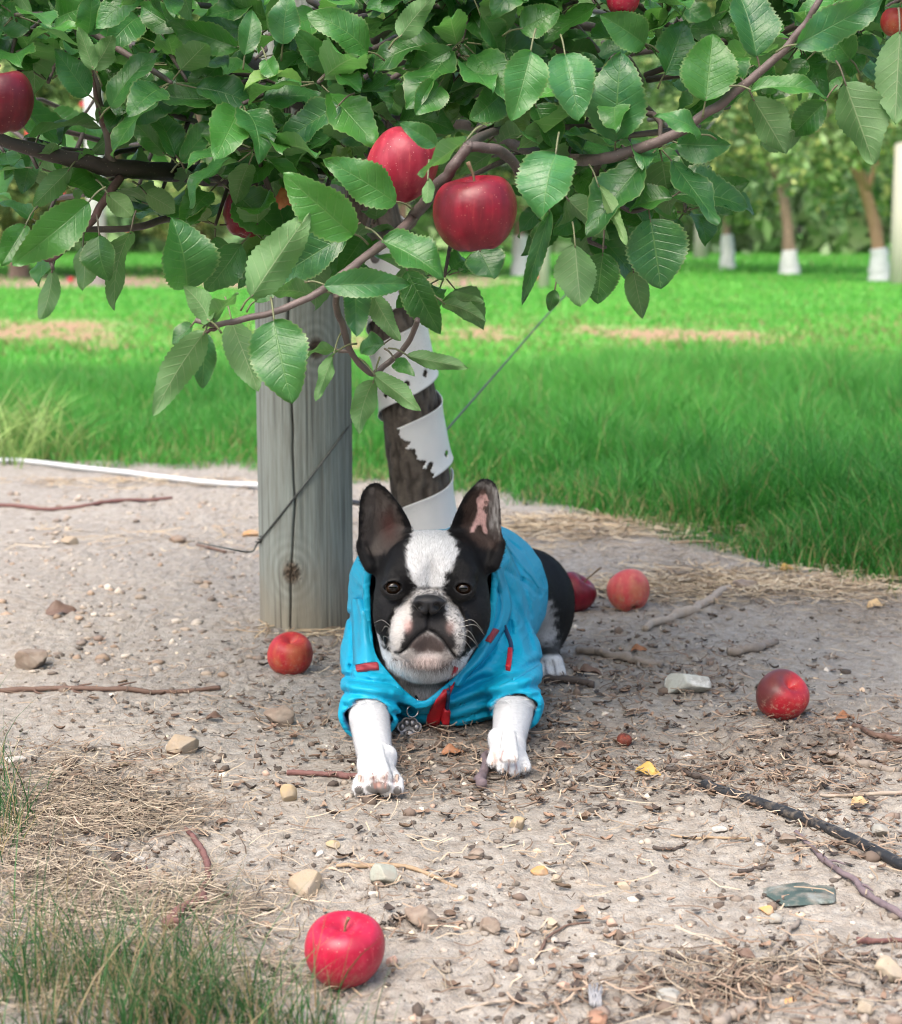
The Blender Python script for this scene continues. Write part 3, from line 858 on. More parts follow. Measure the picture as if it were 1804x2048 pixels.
m.bump(m.noise(oc, 5, 4, .6), .35, .003); m.b.inputs['Specular IOR Level'].default_value = .3; M_WOOD = m.m
shaft = obj('shaft', mesh_np('shaft', top, [Q, F3], M_WOOD, True, {'col': np.vstack([colp, [[.2, .19, .16]]])}), post)

# ================================================================== NEAR APPLE TREE
TB = PG(868, 1225); TB[2] = 0
tree = empty('apple_tree', TB)
tag(tree, 'near apple tree with leaning trunk, its leafy boughs hanging over the dog', 'tree')
ty = TB[1]
trunk_pts = np.array([PY(885, 1330, ty), PY(868, 1200, ty), PY(852, 1060, ty), PY(832, 900, ty - .01), PY(806, 730, ty - .02), PY(782, 590, ty - .03), PY(752, 440, ty - .05), PY(715, 300, ty - .06), PY(680, 150, ty - .05), PY(665, -40, ty), PY(680, -500, ty + .05), PY(700, -1000, ty + .05)])
TP = catmull(trunk_pts, 260)
TPZ = TP[:, 2]
trad = np.interp(TPZ, [-.1, .0, .12, .3, .6, .9, 1.6, 2.2], [.075, .066, .058, .054, .046, .042, .030, .012])
V, F = tube(TP, trad, 64, True, 0)
nv = len(TP) * 64
ii = np.repeat(np.arange(len(TP)), 64); jj = np.tile(np.arange(64), len(TP)); ang = jj / 64 * 2 * np.pi
ht = TPZ[ii]
bn = fbm(np.cos(ang) * 3.2, np.sin(ang) * 3.2, ht * 26, oct=4, seed=91); b2 = np.abs(vnoise(np.cos(ang) * 7, np.sin(ang) * 7, ht * 14, 92))
Nrm = V[:nv] - TP[ii]; Nrm /= np.linalg.norm(Nrm, axis=1)[:, None]
V[:nv] += Nrm * (.004 * bn - .004 * np.exp(-(b2 / .12) ** 2))[:, None]
bc = np.clip(.45 + .4 * bn - .5 * np.exp(-(b2 / .12) ** 2), 0, 1)[:, None]
colb = np.array([.055, .044, .036]) * (1 - bc) + np.array([.24, .20, .165]) * bc
lich = np.clip(fbm(np.cos(ang) * 2.2, np.sin(ang) * 2.2, ht * 9, oct=4, seed=93) - .25, 0, 1)[:, None] * 1.3
colb = colb * (1 - lich * .5) + np.array([.25, .24, .2]) * lich * .5
rotz = np.exp(-((ht - .33) / .03) ** 2 - ((np.sin(ang) + .75) / .6) ** 2)[:, None] * .6
colb = np.vstack([colb, [[.1, .08, .06]] * 2])
m = NT('apple_bark', .85); oc = m.coord(); m.col(m.mix(m.math('MULTIPLY', m.mr(m.noise(oc, 90, 4), .45, .7), .5), m.attr('col'), (.05, .04, .033)))
m.bump(m.noise(oc, 70, 5, .65), .6, .006); M_BARK = m.m
obj('trunk', mesh_np('trunk', V, F, M_BARK, True, {'col': colb}), tree).data.transform(Matrix.Translation(-Vector(TB)))
m = NT('twig_bark', .6); oc = m.coord(); m.col(m.mix(m.math('MULTIPLY', m.mr(m.vor(oc, 190), .16, .06), .7), m.mix(m.noise(oc, 45, 4), m.attr('col'), (.05, .040, .036)), (.27, .225, .18)))
m.bump(m.noise(oc, 150, 3), .4, .002); M_TWIG = m.m

boughs = MB()
def bough(pts, r0, r1, col=(.12, .085, .075), seg=12, n=None, kink=.0016):
    P = catmull(pts, n or 14 * len(pts))
    nn = len(P)
    P = P + kink * np.stack([vnoise(np.arange(nn) * .16, np.full(nn, q * 9.1), seed=int(pts[0][0] * 1000) % 97) for q in range(3)], -1) * np.minimum(1, np.arange(nn) / 4)[:, None]
    rad = np.linspace(r0, r1, nn) * (1 + .05 * vnoise(np.arange(nn) * .3, np.arange(nn) * 0, seed=5))
    V, F = tube(P, rad, seg, True, .05, 4)
    boughs.add(V, F, col)
    return P
DK, RD, GR = (.055, .045, .04), (.17, .085, .075), (.20, .16, .14)
# main boughs, following the photograph from the trunk outwards
bL = bough([PY(722, 290, ty - .08), PY(660, 305, 2.95), PY(560, 345, 2.70), PY(470, 352, 2.50), PY(360, 345, 2.38), PY(230, 335, 2.30), PY(130, 315, 2.26), PY(0, 278, 2.22), PY(-160, 230, 2.2)], .020, .0060, DK)
bough([PY(700, 240, ty - .06), PY(520, 150, 3.0), PY(400, 105, 2.8), PY(290, 40, 2.65), PY(200, -40, 2.5)], .026, .016, (.05, .045, .045))
bough([PY(500, 350, 2.56), PY(530, 390, 2.56), PY(545, 420, 2.56)], .011, .007, DK)
bough([PY(225, 335, 2.30), PY(216, 270, 2.28), PY(200, 210, 2.26), PY(186, 150, 2.25), PY(158, 70, 2.25), PY(128, -20, 2.24)], .0065, .0030, GR)
bough([PY(213, 265, 2.28), PY(196, 205, 2.24), PY(185, 140, 2.22)], .0035, .0016, RD)
bough([PY(240, 355, 2.3), PY(205, 410, 2.26), PY(160, 465, 2.22), PY(105, 515, 2.2), PY(75, 508, 2.19)], .0060, .0028, RD)
bough([PY(420, 420, 2.5), PY(330, 440, 2.38), PY(250, 458, 2.28), PY(165, 458, 2.24), PY(150, 450, 2.24)], .0055, .0030, (.13, .10, .085))
bough([PY(104, 515, 2.2), PY(104, 540, 2.2)], .0028, .0022, GR)
# central spur carrying the two big apples
bough([PY(750, 520, ty - .06), PY(745, 470, 2.7), PY(790, 470, 2.3), PY(830, 430, 2.08), PY(870, 380, 1.98), PY(905, 335, 1.95), PY(936, 292, 1.95)], .0085, .0056, (.11, .075, .07))
bough([PY(936, 292, 1.95), PY(990, 298, 1.97), PY(1030, 330, 2.02), PY(1055, 385, 2.06)], .0055, .0062, (.11, .08, .075))
bough([PY(936, 292, 1.95), PY(990, 262, 2.15), PY(1060, 275, 2.4), PY(1200, 330, 2.5)], .006, .003, DK)
bough([PY(830, 430, 2.08), PY(790, 470, 2.03), PY(742, 505, 2.0), PY(690, 545, 1.98), PY(640, 583, 1.96), PY(580, 612, 1.95), PY(500, 635, 1.94), PY(440, 648, 1.94), PY(392, 642, 1.94)], .0055, .0028, (.20, .15, .14))
bough([PY(440, 648, 1.94), PY(412, 668, 1.94)], .0025, .0018, RD)
bough([PY(672, 590, 1.97), PY(680, 640, 2.0), PY(700, 700, 2.03), PY(740, 745, 2.05), PY(775, 730, 2.06), PY(815, 685, 2.05), PY(835, 640, 2.02)], .0040, .0032, (.17, .13, .12))
bough([PY(655, 700, 2.02), PY(700, 705, 2.03), PY(725, 735, 2.05)], .0022, .0022, GR)
# right bough reaching to the upper right corner
bough([PY(740, 330, ty - .06), PY(900, 250, 2.9), PY(1060, 300, 2.5), PY(1180, 322, 2.16), PY(1270, 297, 2.1), PY(1350, 270, 2.08), PY(1430, 215, 2.06), PY(1500, 160, 2.05), PY(1560, 110, 2.04), PY(1612, 45, 2.03), PY(1660, -30, 2.02)], .0085, .0034, (.17, .125, .12))
bough([PY(1200, 320, 2.2), PY(1195, 365, 2.25), PY(1260, 420, 2.3), PY(1330, 395, 2.25)], .0045, .0025, DK)
bough([PY(1195, 365, 2.25), PY(1190, 430, 2.3), PY(1180, 480, 2.28), PY(1210, 495, 2.25)], .004, .0025, DK)
# inner boughs, up through the crown
for q, (x0, y0, Y0, x1, y1, Y1) in enumerate([(690, 150, 3.15, 860, 20, 2.7), (860, 20, 2.7, 820, -120, 2.5), (690, 180, 3.1, 930, 110, 2.6), (930, 110, 2.6, 1100, 30, 2.3), (700, 100, 3.2, 1300, 60, 2.9), (1300, 60, 2.9, 1500, 140, 2.6), (680, 60, 3.2, 300, -60, 3.2), (690, 200, 3.2, 1250, 330, 3.4), (680, -100, 3.2, 1100, -200, 2.5), (690, -150, 3.2, 250, -260, 2.5)]):
    bough([PY(x0, y0, Y0), PY((x0 + x1) / 2, (y0 + y1) / 2 - 30, (Y0 + Y1) / 2), PY(x1, y1, Y1)], .014, .006, DK)
for q in range(9):
    x0, y0, Y0 = 680 + 10 * q % 40, 280 - 50 * q, 3.2
    ang = q * 2.4
    p0 = PY(x0, y0, Y0); p1 = p0 + [.45 * math.cos(ang), .45 * math.sin(ang) + .25, .16]; p2 = p0 + [.95 * math.cos(ang), .95 * math.sin(ang) + .4, .22]
    bough([p0, p1, p2], .014, .005, DK)

# ------------------------------------------------------------------ leaves
class Leaves:
    def __init__(s): s.V, s.F, s.U, s.C, s.n = [], [], [], [], 0
    def add(s, base, tip, width, nrm, col, fold=.35, curl=.25, ripple=.012, nt=26, nu=4, teeth=True, twist=0.0, drop=0.0):
        base = np.asarray(base, float); tip = np.asarray(tip, float)
        y = tip - base; L = np.linalg.norm(y); y /= L
        n = np.asarray(nrm, float); n = n - y * (n @ y); n /= np.linalg.norm(n) + 1e-9
        x = np.cross(y, n)
        t = np.linspace(0, 1, nt)
        w = np.sin(np.pi * np.clip(t, 0, 1) ** .80) ** .66 * (1 - .22 * t ** 2.2)
        w = w / w.max() * width * .5
        w[-1] = 0; w[0] = width * .02
        u = np.linspace(-1, 1, 2 * nu + 1)
        T, U = np.meshgrid(t, u, indexing='ij')
        Wd = w[:, None] * np.ones_like(U)
        if teeth:
            saw = np.zeros(nt); saw[1:-1:2] = .11; saw[2:-1:4] += .04
            Wd = Wd * (1 + np.where(np.abs(U) > .99, saw[:, None] - .02, 0))
        ph = random.random() * 6.28; ph2 = random.random() * 6.28
        half = np.abs(U)
        fa = fold * (1 - .35 * T)
        X = U * Wd * np.cos(fa)
        Zf = half * Wd * np.sin(fa)
        # quilted surface between the side veins, and the waved margin
        Zf = Zf + L * ripple * (half ** 1.6) * np.sin(2 * np.pi * 1.7 * T + ph + np.where(U < 0, ph2, 0)) + L * .006 * np.sin((T * 7.5 - half * 1.6) * 2 * np.pi) * half * (1 - half * .6) * np.sin(np.pi * T)
        a = curl * T
        Yl = L * T * (1 - .5 * (curl * T) ** 2 / 3)
        Zl = -L * .5 * curl * T * T + L * .5 * curl * T      # bowed between its two ends
        tw = twist * (T - .2)
        Xr = X * np.cos(tw) - Zf * np.sin(tw); Zr = X * np.sin(tw) + Zf * np.cos(tw)
        P = base + Xr[..., None] * x + (L * T)[..., None] * y + (Zr + Zl)[..., None] * n
        P = P.reshape(-1, 3)
        m_ = 2 * nu + 1
        i, j = np.meshgrid(np.arange(nt - 1), np.arange(m_ - 1), indexing='ij')
        Q = np.stack([i * m_ + j, i * m_ + j + 1, (i + 1) * m_ + j + 1, (i + 1) * m_ + j], -1).reshape(-1, 4)
        s.V.append(P); s.F.append(Q + s.n); s.n += len(P)
        s.U.append(np.stack([U.ravel() * .5 + .5, T.ravel()], -1))
        s.C.append(np.tile(np.asarray(col, float), (len(P), 1)))
LV = Leaves()
petioles = boughs
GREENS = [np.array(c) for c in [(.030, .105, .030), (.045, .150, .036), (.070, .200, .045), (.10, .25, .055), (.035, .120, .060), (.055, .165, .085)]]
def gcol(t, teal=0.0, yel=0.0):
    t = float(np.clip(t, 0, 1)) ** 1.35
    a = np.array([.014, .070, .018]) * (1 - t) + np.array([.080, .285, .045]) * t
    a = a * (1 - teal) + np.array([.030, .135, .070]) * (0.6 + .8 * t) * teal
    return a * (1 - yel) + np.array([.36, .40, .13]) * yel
cam_p = np.array([0, 0, CAM_H])
def hero(b, t, w, side='t', tone=.5, Y=2.05, dY=0.0, roll=0.0, fold=.3, curl=.3, teal=.2, yel=0.0, twist=0.0, pet=True):
    B = PY(b[0], b[1], Y); T = PY(t[0], t[1], Y + dY)
    s_ = sc(Y, .7)
    view = cam_p - (B + T) / 2; view /= np.linalg.norm(view)
    y = (T - B) / np.linalg.norm(T - B)
    n = view * .85 + np.array([0, 0, .35])
    if side == 'u': n = -view * .9 + np.array([0, 0, .45])
    n = n - y * (n @ y); n /= np.linalg.norm(n)
    x = np.cross(y, n)
    n = n * math.cos(roll) + x * math.sin(roll)
    LV.add(B, T, w * s_ * 1.05, n, gcol(tone, teal, yel), fold, curl, random.uniform(.03, .075), 34, 5, True, twist)
    if pet:
        q = B - y * .022 + np.array([0, .012, .004])
        V, F = tube(catmull([q, (q + B) / 2 + [0, 0, .003], B + y * .004], 6), np.linspace(.0013, .0010, 6), 6)
        boughs.add(V, F, (.19, .23, .09) if tone > .3 else (.16, .14, .08))
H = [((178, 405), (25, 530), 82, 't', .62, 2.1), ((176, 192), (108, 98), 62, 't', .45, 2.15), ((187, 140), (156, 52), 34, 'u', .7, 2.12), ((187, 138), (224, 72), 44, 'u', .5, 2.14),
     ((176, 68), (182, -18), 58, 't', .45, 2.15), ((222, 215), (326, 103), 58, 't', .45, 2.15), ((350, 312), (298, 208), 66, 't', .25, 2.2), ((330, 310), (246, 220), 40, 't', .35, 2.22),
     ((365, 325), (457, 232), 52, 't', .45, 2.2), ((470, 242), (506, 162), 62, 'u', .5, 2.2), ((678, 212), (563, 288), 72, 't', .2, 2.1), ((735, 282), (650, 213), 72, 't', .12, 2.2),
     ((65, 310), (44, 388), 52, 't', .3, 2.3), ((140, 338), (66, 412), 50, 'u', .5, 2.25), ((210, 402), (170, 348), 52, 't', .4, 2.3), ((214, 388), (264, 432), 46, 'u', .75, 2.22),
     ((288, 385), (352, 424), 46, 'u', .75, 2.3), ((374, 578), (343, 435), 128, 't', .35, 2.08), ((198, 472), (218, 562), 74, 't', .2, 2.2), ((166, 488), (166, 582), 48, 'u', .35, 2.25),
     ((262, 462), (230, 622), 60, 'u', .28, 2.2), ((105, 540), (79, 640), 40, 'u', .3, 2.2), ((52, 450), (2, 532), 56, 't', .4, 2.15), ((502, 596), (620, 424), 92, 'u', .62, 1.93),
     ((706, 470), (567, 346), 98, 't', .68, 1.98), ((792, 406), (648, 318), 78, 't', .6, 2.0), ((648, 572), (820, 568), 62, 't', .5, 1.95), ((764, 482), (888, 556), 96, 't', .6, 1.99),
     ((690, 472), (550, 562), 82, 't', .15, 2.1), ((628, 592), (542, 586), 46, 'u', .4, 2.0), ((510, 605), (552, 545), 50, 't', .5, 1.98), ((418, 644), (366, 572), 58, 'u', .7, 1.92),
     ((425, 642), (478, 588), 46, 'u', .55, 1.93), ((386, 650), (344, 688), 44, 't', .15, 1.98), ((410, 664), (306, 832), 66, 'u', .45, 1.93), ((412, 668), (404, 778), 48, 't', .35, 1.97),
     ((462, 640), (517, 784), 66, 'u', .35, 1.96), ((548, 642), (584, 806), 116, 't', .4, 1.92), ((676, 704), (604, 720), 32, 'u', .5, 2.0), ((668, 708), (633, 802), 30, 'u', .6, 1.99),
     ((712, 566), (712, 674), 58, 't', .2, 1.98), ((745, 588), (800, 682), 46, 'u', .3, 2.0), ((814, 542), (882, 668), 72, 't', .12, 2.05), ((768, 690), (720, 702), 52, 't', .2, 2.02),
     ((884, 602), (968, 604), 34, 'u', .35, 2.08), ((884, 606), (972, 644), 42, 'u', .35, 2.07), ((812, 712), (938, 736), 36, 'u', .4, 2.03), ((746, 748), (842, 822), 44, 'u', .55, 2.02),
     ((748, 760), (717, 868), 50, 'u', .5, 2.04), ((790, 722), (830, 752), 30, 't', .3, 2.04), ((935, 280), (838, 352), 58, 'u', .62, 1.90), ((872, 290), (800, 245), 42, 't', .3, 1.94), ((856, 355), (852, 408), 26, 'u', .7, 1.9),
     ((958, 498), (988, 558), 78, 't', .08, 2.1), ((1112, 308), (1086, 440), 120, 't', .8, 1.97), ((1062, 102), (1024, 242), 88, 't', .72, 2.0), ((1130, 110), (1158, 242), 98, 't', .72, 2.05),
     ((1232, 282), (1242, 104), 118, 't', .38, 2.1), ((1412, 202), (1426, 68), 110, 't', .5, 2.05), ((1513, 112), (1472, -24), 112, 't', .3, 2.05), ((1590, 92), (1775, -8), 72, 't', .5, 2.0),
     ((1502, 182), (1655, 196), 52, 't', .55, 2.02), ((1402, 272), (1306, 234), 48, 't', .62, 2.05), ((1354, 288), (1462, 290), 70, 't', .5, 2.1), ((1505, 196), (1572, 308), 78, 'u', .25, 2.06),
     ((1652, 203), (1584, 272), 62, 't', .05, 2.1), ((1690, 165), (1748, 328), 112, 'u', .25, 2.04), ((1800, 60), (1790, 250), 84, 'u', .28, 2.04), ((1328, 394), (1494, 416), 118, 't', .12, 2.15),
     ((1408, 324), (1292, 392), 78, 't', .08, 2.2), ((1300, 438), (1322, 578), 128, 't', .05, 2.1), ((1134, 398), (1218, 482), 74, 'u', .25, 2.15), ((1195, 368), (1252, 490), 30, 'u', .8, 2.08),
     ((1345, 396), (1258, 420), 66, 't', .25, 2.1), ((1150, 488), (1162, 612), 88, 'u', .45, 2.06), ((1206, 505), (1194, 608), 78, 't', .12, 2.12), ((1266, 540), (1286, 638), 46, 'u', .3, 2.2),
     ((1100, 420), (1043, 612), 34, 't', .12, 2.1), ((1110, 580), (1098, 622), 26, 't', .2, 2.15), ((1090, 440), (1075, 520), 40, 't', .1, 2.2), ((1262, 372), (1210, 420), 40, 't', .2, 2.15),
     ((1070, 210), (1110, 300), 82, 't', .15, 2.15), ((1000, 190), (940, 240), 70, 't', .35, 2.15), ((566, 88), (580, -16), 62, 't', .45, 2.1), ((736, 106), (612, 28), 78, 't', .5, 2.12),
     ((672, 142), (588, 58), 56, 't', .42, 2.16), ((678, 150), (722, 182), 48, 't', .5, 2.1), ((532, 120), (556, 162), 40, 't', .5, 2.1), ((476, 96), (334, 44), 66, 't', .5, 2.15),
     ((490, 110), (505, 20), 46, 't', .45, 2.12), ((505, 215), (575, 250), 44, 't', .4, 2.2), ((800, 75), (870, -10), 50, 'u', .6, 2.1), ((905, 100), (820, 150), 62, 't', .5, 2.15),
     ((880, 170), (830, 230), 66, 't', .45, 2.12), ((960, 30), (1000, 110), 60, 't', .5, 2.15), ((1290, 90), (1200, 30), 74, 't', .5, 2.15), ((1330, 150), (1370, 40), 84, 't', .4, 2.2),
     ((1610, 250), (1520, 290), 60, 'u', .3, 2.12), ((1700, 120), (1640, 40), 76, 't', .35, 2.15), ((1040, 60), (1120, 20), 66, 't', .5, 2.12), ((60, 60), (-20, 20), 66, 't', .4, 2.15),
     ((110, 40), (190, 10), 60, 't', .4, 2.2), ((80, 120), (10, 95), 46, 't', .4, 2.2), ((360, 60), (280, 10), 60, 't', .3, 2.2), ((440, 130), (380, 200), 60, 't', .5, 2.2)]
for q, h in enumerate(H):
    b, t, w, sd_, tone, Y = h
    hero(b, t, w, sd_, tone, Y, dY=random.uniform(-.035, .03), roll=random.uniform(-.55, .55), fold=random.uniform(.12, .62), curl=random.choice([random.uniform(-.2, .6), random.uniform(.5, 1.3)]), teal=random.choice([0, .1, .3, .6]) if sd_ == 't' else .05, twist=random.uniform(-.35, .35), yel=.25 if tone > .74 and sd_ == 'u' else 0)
# rosettes of leaves on short spurs fill the crown; lower edge of the crown as the photograph has it
LOWX = [-400, 0, 60, 130, 200, 260, 330, 400, 500, 600, 700, 800, 900, 1000, 1090, 1200, 1300, 1400, 1480, 1560, 1650, 1760, 1850, 2300]
LOWY = [380, 430, 470, 470, 420, 430, 440, 450, 470, 500, 520, 480, 400, 400, 420, 440, 430, 350, 290, 200, 170, 190, 210, 200]
WINDOWS = [(197, 190, 42, 85), (195, 440, 40, 50), (120, 200, 45, 55), (255, 290, 50, 35), (115, 400, 55, 40), (515, 110, 34, 65), (1290, 215, 60, 80), (1440, 290, 75, 60), (1490, 250, 55, 70), (1560, 330, 110, 70), (1700, 350, 110, 60), (740, 40, 40, 50), (640, 10, 40, 40), (951, 427, 105, 100), (790, 330, 80, 95), (470, 425, 26, 60), (1246, 5, 55, 50), (8, 206, 80, 85), (330, 500, 90, 60)]
def rosette(P, k, size, tone, out):
    th = random.random() * 6.28
    for q in range(k):
        a = th + q * 2.4 + random.uniform(-.3, .3)
        el = random.uniform(-.75, .75)
        d = np.array([math.cos(a) * math.cos(el), math.sin(a) * math.cos(el), math.sin(el) - .12])
        d = d + out * .5; d /= np.linalg.norm(d)
        L = size * random.uniform(.65, 1.15)
        p0 = P + d * .006; b = P + d * random.uniform(.015, .03)
        t = b + d * L + np.array([0, 0, -.12 * L])
        mpx, mpy = to_px(*((b + t) / 2))
        if any(((mpx - wx) / wr) ** 2 + ((mpy - wy) / wq) ** 2 < 1 for wx, wy, wr, wq in WINDOWS): continue
        n = np.array([0, 0, 1.0]) * random.uniform(.3, 1) + np.array([random.uniform(-.5, .5), random.uniform(-.9, .25), 0])
        c = gcol(np.clip(tone + random.uniform(-.25, .25), 0, 1), random.choice([0, .1, .3, .5]), .4 if random.random() < .03 else 0)
        LV.add(b, t, L * random.uniform(.5, .68), n, c, random.uniform(.1, .5), random.uniform(-.5, 1.4), random.uniform(.03, .08), 20, 3, True, random.uniform(-.6, .6))
        V, F = tube([p0, b], [.0013, .001], 5, False); boughs.add(V, F, (.17, .2, .08))
n_r = 0
while n_r < 265:
    px = random.uniform(-120, 1930); py = random.uniform(-220, 520)
    Y = random.choice([random.uniform(2.1, 2.5), random.uniform(2.3, 3.3)])
    lim = np.interp(px, LOWX, LOWY)
    if py > lim - 55 - 25 * (Y - 2.1): continue
    n_r += 1
    P = PY(px, py, Y)
    rosette(P, random.randint(4, 7), random.uniform(.066, .098), random.uniform(.15, .75), np.array([0, -.35, 0]))
    q = P + np.array([random.uniform(-.03, .03), random.uniform(.03, .09), random.uniform(-.02, .05)])
    q2 = q + np.array([random.uniform(-.12, .12), .12, random.uniform(-.05, .08)])
    V, F = tube(catmull([P, q, q2], 7), np.linspace(.0024, .0045, 7), 6); boughs.add(V, F, (.12, .09, .08))
for x0_, x1_, y0_, y1_, n_ in [(540, 790, 430, 545, 5), (1070, 1290, 330, 500, 6), (1250, 1420, 330, 430, 3), (380, 560, 420, 500, 2), (1380, 1760, 40, 190, 5), (60, 420, 400, 455, 4), (860, 1010, 540, 560, 1)]:
    for q in range(n_):
        P = PY(random.uniform(x0_, x1_), random.uniform(y0_, y1_), random.uniform(2.2, 2.75))
        rosette(P, 6, random.uniform(.066, .095), random.uniform(.15, .6), np.array([0, -.3, -.1]))
        V, F = tube(catmull([P, P + [.01, .06, .05], P + [.03, .14, .13]], 7), np.linspace(.0022, .004, 7), 6); boughs.add(V, F, (.12, .09, .08))
for q in range(70):      # crown above and around the frame
    a = random.random() * 6.28; rr = random.uniform(.2, 1.25)
    P = np.array([TB[0] - .1 + rr * math.cos(a) * 1.15, ty + rr * math.sin(a), random.uniform(1.12, 2.1)])
    if P[1] < 1.7: continue
    px, py = to_px(*P)
    if py > -60 and P[1] < ty + .25: continue
    rosette(P, 5, random.uniform(.07, .09), random.uniform(.2, .5), np.array([0, 0, .1]))
lv_me = mesh_np('foliage', np.vstack(LV.V), np.vstack(LV.F), None, True, {'col': np.vstack(LV.C)}, np.vstack(LV.U))
m = NT('apple_leaf', .42)
uv = m.N('UVMap').outputs[0]; sp = m.N('SeparateXYZ'); m.L(uv, sp.inputs[0])
ua = m.math('ABSOLUTE', m.math('SUBTRACT', sp.outputs[0], .5)); vv = sp.outputs[1]
mid = m.mr(ua, .022, .006)
ph = m.math('FRACT', m.math('MULTIPLY', m.math('SUBTRACT', vv, m.math('MULTIPLY', ua, .36)), 8.5))
side = m.math('MULTIPLY', m.mr(m.math('ABSOLUTE', m.math('SUBTRACT', ph, .5)), .10, .02), m.mr(ua, .49, .1))
vein = m.math('MAXIMUM', mid, m.math('MULTIPLY', side, .6))
oc = m.coord(); nz_ = m.noise(oc, 55, 4, .6); nf = m.noise(oc, 700, 2)
spotn = m.math('MULTIPLY', m.mr(m.vor(oc, 95), .09, .03), m.mr(m.noise(oc, 12, 3), .5, .6))
base = m.mix(m.mr(nz_, .3, .75), m.attr('col'), m.mix(.35, m.attr('col'), (.10, .30, .05)))
topc = m.mix(m.math('MULTIPLY', vein, .30), base, (.20, .34, .11))
rim = m.mr(ua, .455, .495)
topc = m.mix(m.math('MULTIPLY', rim, .35), topc, (.30, .36, .15))
under = m.mix(m.math('MULTIPLY', vein, .42), m.mix(.5, base, (.17, .28, .125)), (.36, .42, .24))
bf = m.N('NewGeometry').outputs['Backfacing']
cc = m.mix(m.math('MULTIPLY', spotn, .75), m.mix(bf, topc, under), (.20, .13, .05))
m.col(cc); m.rough(m.math('ADD', m.math('MULTIPLY', bf, .3), m.mr(nz_, .3, .7, .26, .42)))
hgt = m.math('SUBTRACT', m.math('MULTIPLY', nf, .12), m.math('MULTIPLY', vein, .9))
m.bump(hgt, .30, .0035); m.bump(m.noise(oc, 160, 3), .2, .004)
tr = m.N('BsdfTranslucent'); m.L(m.mix(.5, cc, (.12, .42, .03)), tr.inputs[0])
mx = m.N('MixShader'); mx.inputs[0].default_value = .34
m.L(m.b.outputs[0], mx.inputs[1]); m.L(tr.outputs[0], mx.inputs[2]); m.L(mx.outputs[0], m.n['Material Output'].inputs[0])
m.b.inputs['Specular IOR Level'].default_value = .55
M_LEAF = m.m
lv_me.materials.append(M_LEAF)
lv_me.transform(Matrix.Translation(-Vector(TB)))
obj('foliage', lv_me, tree)
bm_ = boughs.mesh('boughs', M_TWIG, True, TB)
obj('boughs', bm_, tree)

# ------------------------------------------------------------------ white spiral guard wound round the trunk
def trunk_at(z):
    return np.array([np.interp(z, TPZ, TP[:, q]) for q in range(3)]), float(np.interp(z, TPZ, trad))
def spiral(z0, z1, pitch, width, a0, torn0=False, torn1=False, grow=.0085):
    """a strip wound up the trunk; a = angle, 0 to the right, -pi/2 towards the camera; rises to the right on the near side"""
    turns = (z1 - z0) / pitch
    nl = int(turns * 260); nw = 44
    s = np.linspace(0, turns * 2 * np.pi, nl); w = np.linspace(0, 1, nw)
    V = np.zeros((nl, nw, 3)); keep = np.ones((nl - 1, nw - 1), bool)
    holes = []
    for i in range(nl):
        ang = a0 + s[i]; zc = z0 + s[i] / (2 * np.pi) * pitch
        for j in range(nw):
            z = zc + w[j] * width
            c, r = trunk_at(z)
            rr = r + .0045 + .0022 * math.sin(3 * s[i] + 2 * w[j]) + .004 * (abs(w[j] - .5) * 2) ** 4
            V[i, j] = [c[0] + math.cos(ang) * rr, c[1] + math.sin(ang) * rr, z]
    S, Wg = np.meshgrid((s[:-1] + s[1:]) / 2, (w[:-1] + w[1:]) / 2, indexing='ij')
    for k_ in np.arange(.5, turns * 2 * np.pi, .74):
        for wz in (.2,):
            d = np.sqrt(((S - k_) * .05) ** 2 + ((Wg - wz) * width) ** 2)
            keep &= d > .0058
    if torn0:
        edge = .22 + 1.0 * (1 - Wg) + .17 * np.abs(np.sin(Wg * 15)) + .05 * np.sin(Wg * 47)
        keep &= S > edge
    if torn1: keep &= S < turns * 2 * np.pi - .4 - .3 * np.abs(np.sin(Wg * 14))
    i, j = np.meshgrid(np.arange(nl - 1), np.arange(nw - 1), indexing='ij')
    Q = np.stack([i * nw + j, (i + 1) * nw + j, (i + 1) * nw + j + 1, i * nw + j + 1], -1)[keep]
    return V.reshape(-1, 3), Q
zc = lambda py: PY(840, py, ty - .06)[2]
m = NT('guard_plastic', .38); oc = m.coord()
dirt = m.math('MULTIPLY', m.mr(m.vor(oc, 260), .22, .05), m.mr(m.noise(oc, 9, 3), .48, .62))
m.col(m.mix(m.math('MULTIPLY', dirt, .8), m.mix(m.noise(oc, 30, 3), (.80, .81, .81), (.90, .90, .90)), (.12, .10, .09))); M_GUARD = m.m
ga = MB()
V, Q = spiral(zc(838) - .882 * .156, zc(500), .156, .112, -2.4, True, False); ga.add(V, Q)
z_d = zc(1042) - .112 - .156
V, Q = spiral(z_d, z_d + 1.56 * .156, .156, .112, -3 * math.pi, False, False)
ga.add(V, Q)
g = obj('trunk_guard', ga.mesh('trunk_guard', M_GUARD, True, TB)); g.location = TB
md = g.modifiers.new('thick', 'SOLIDIFY'); md.thickness = .0016; md.offset = 1
tag(g, 'white perforated plastic spiral guard, torn, wound round the near tree trunk', 'tree guard')

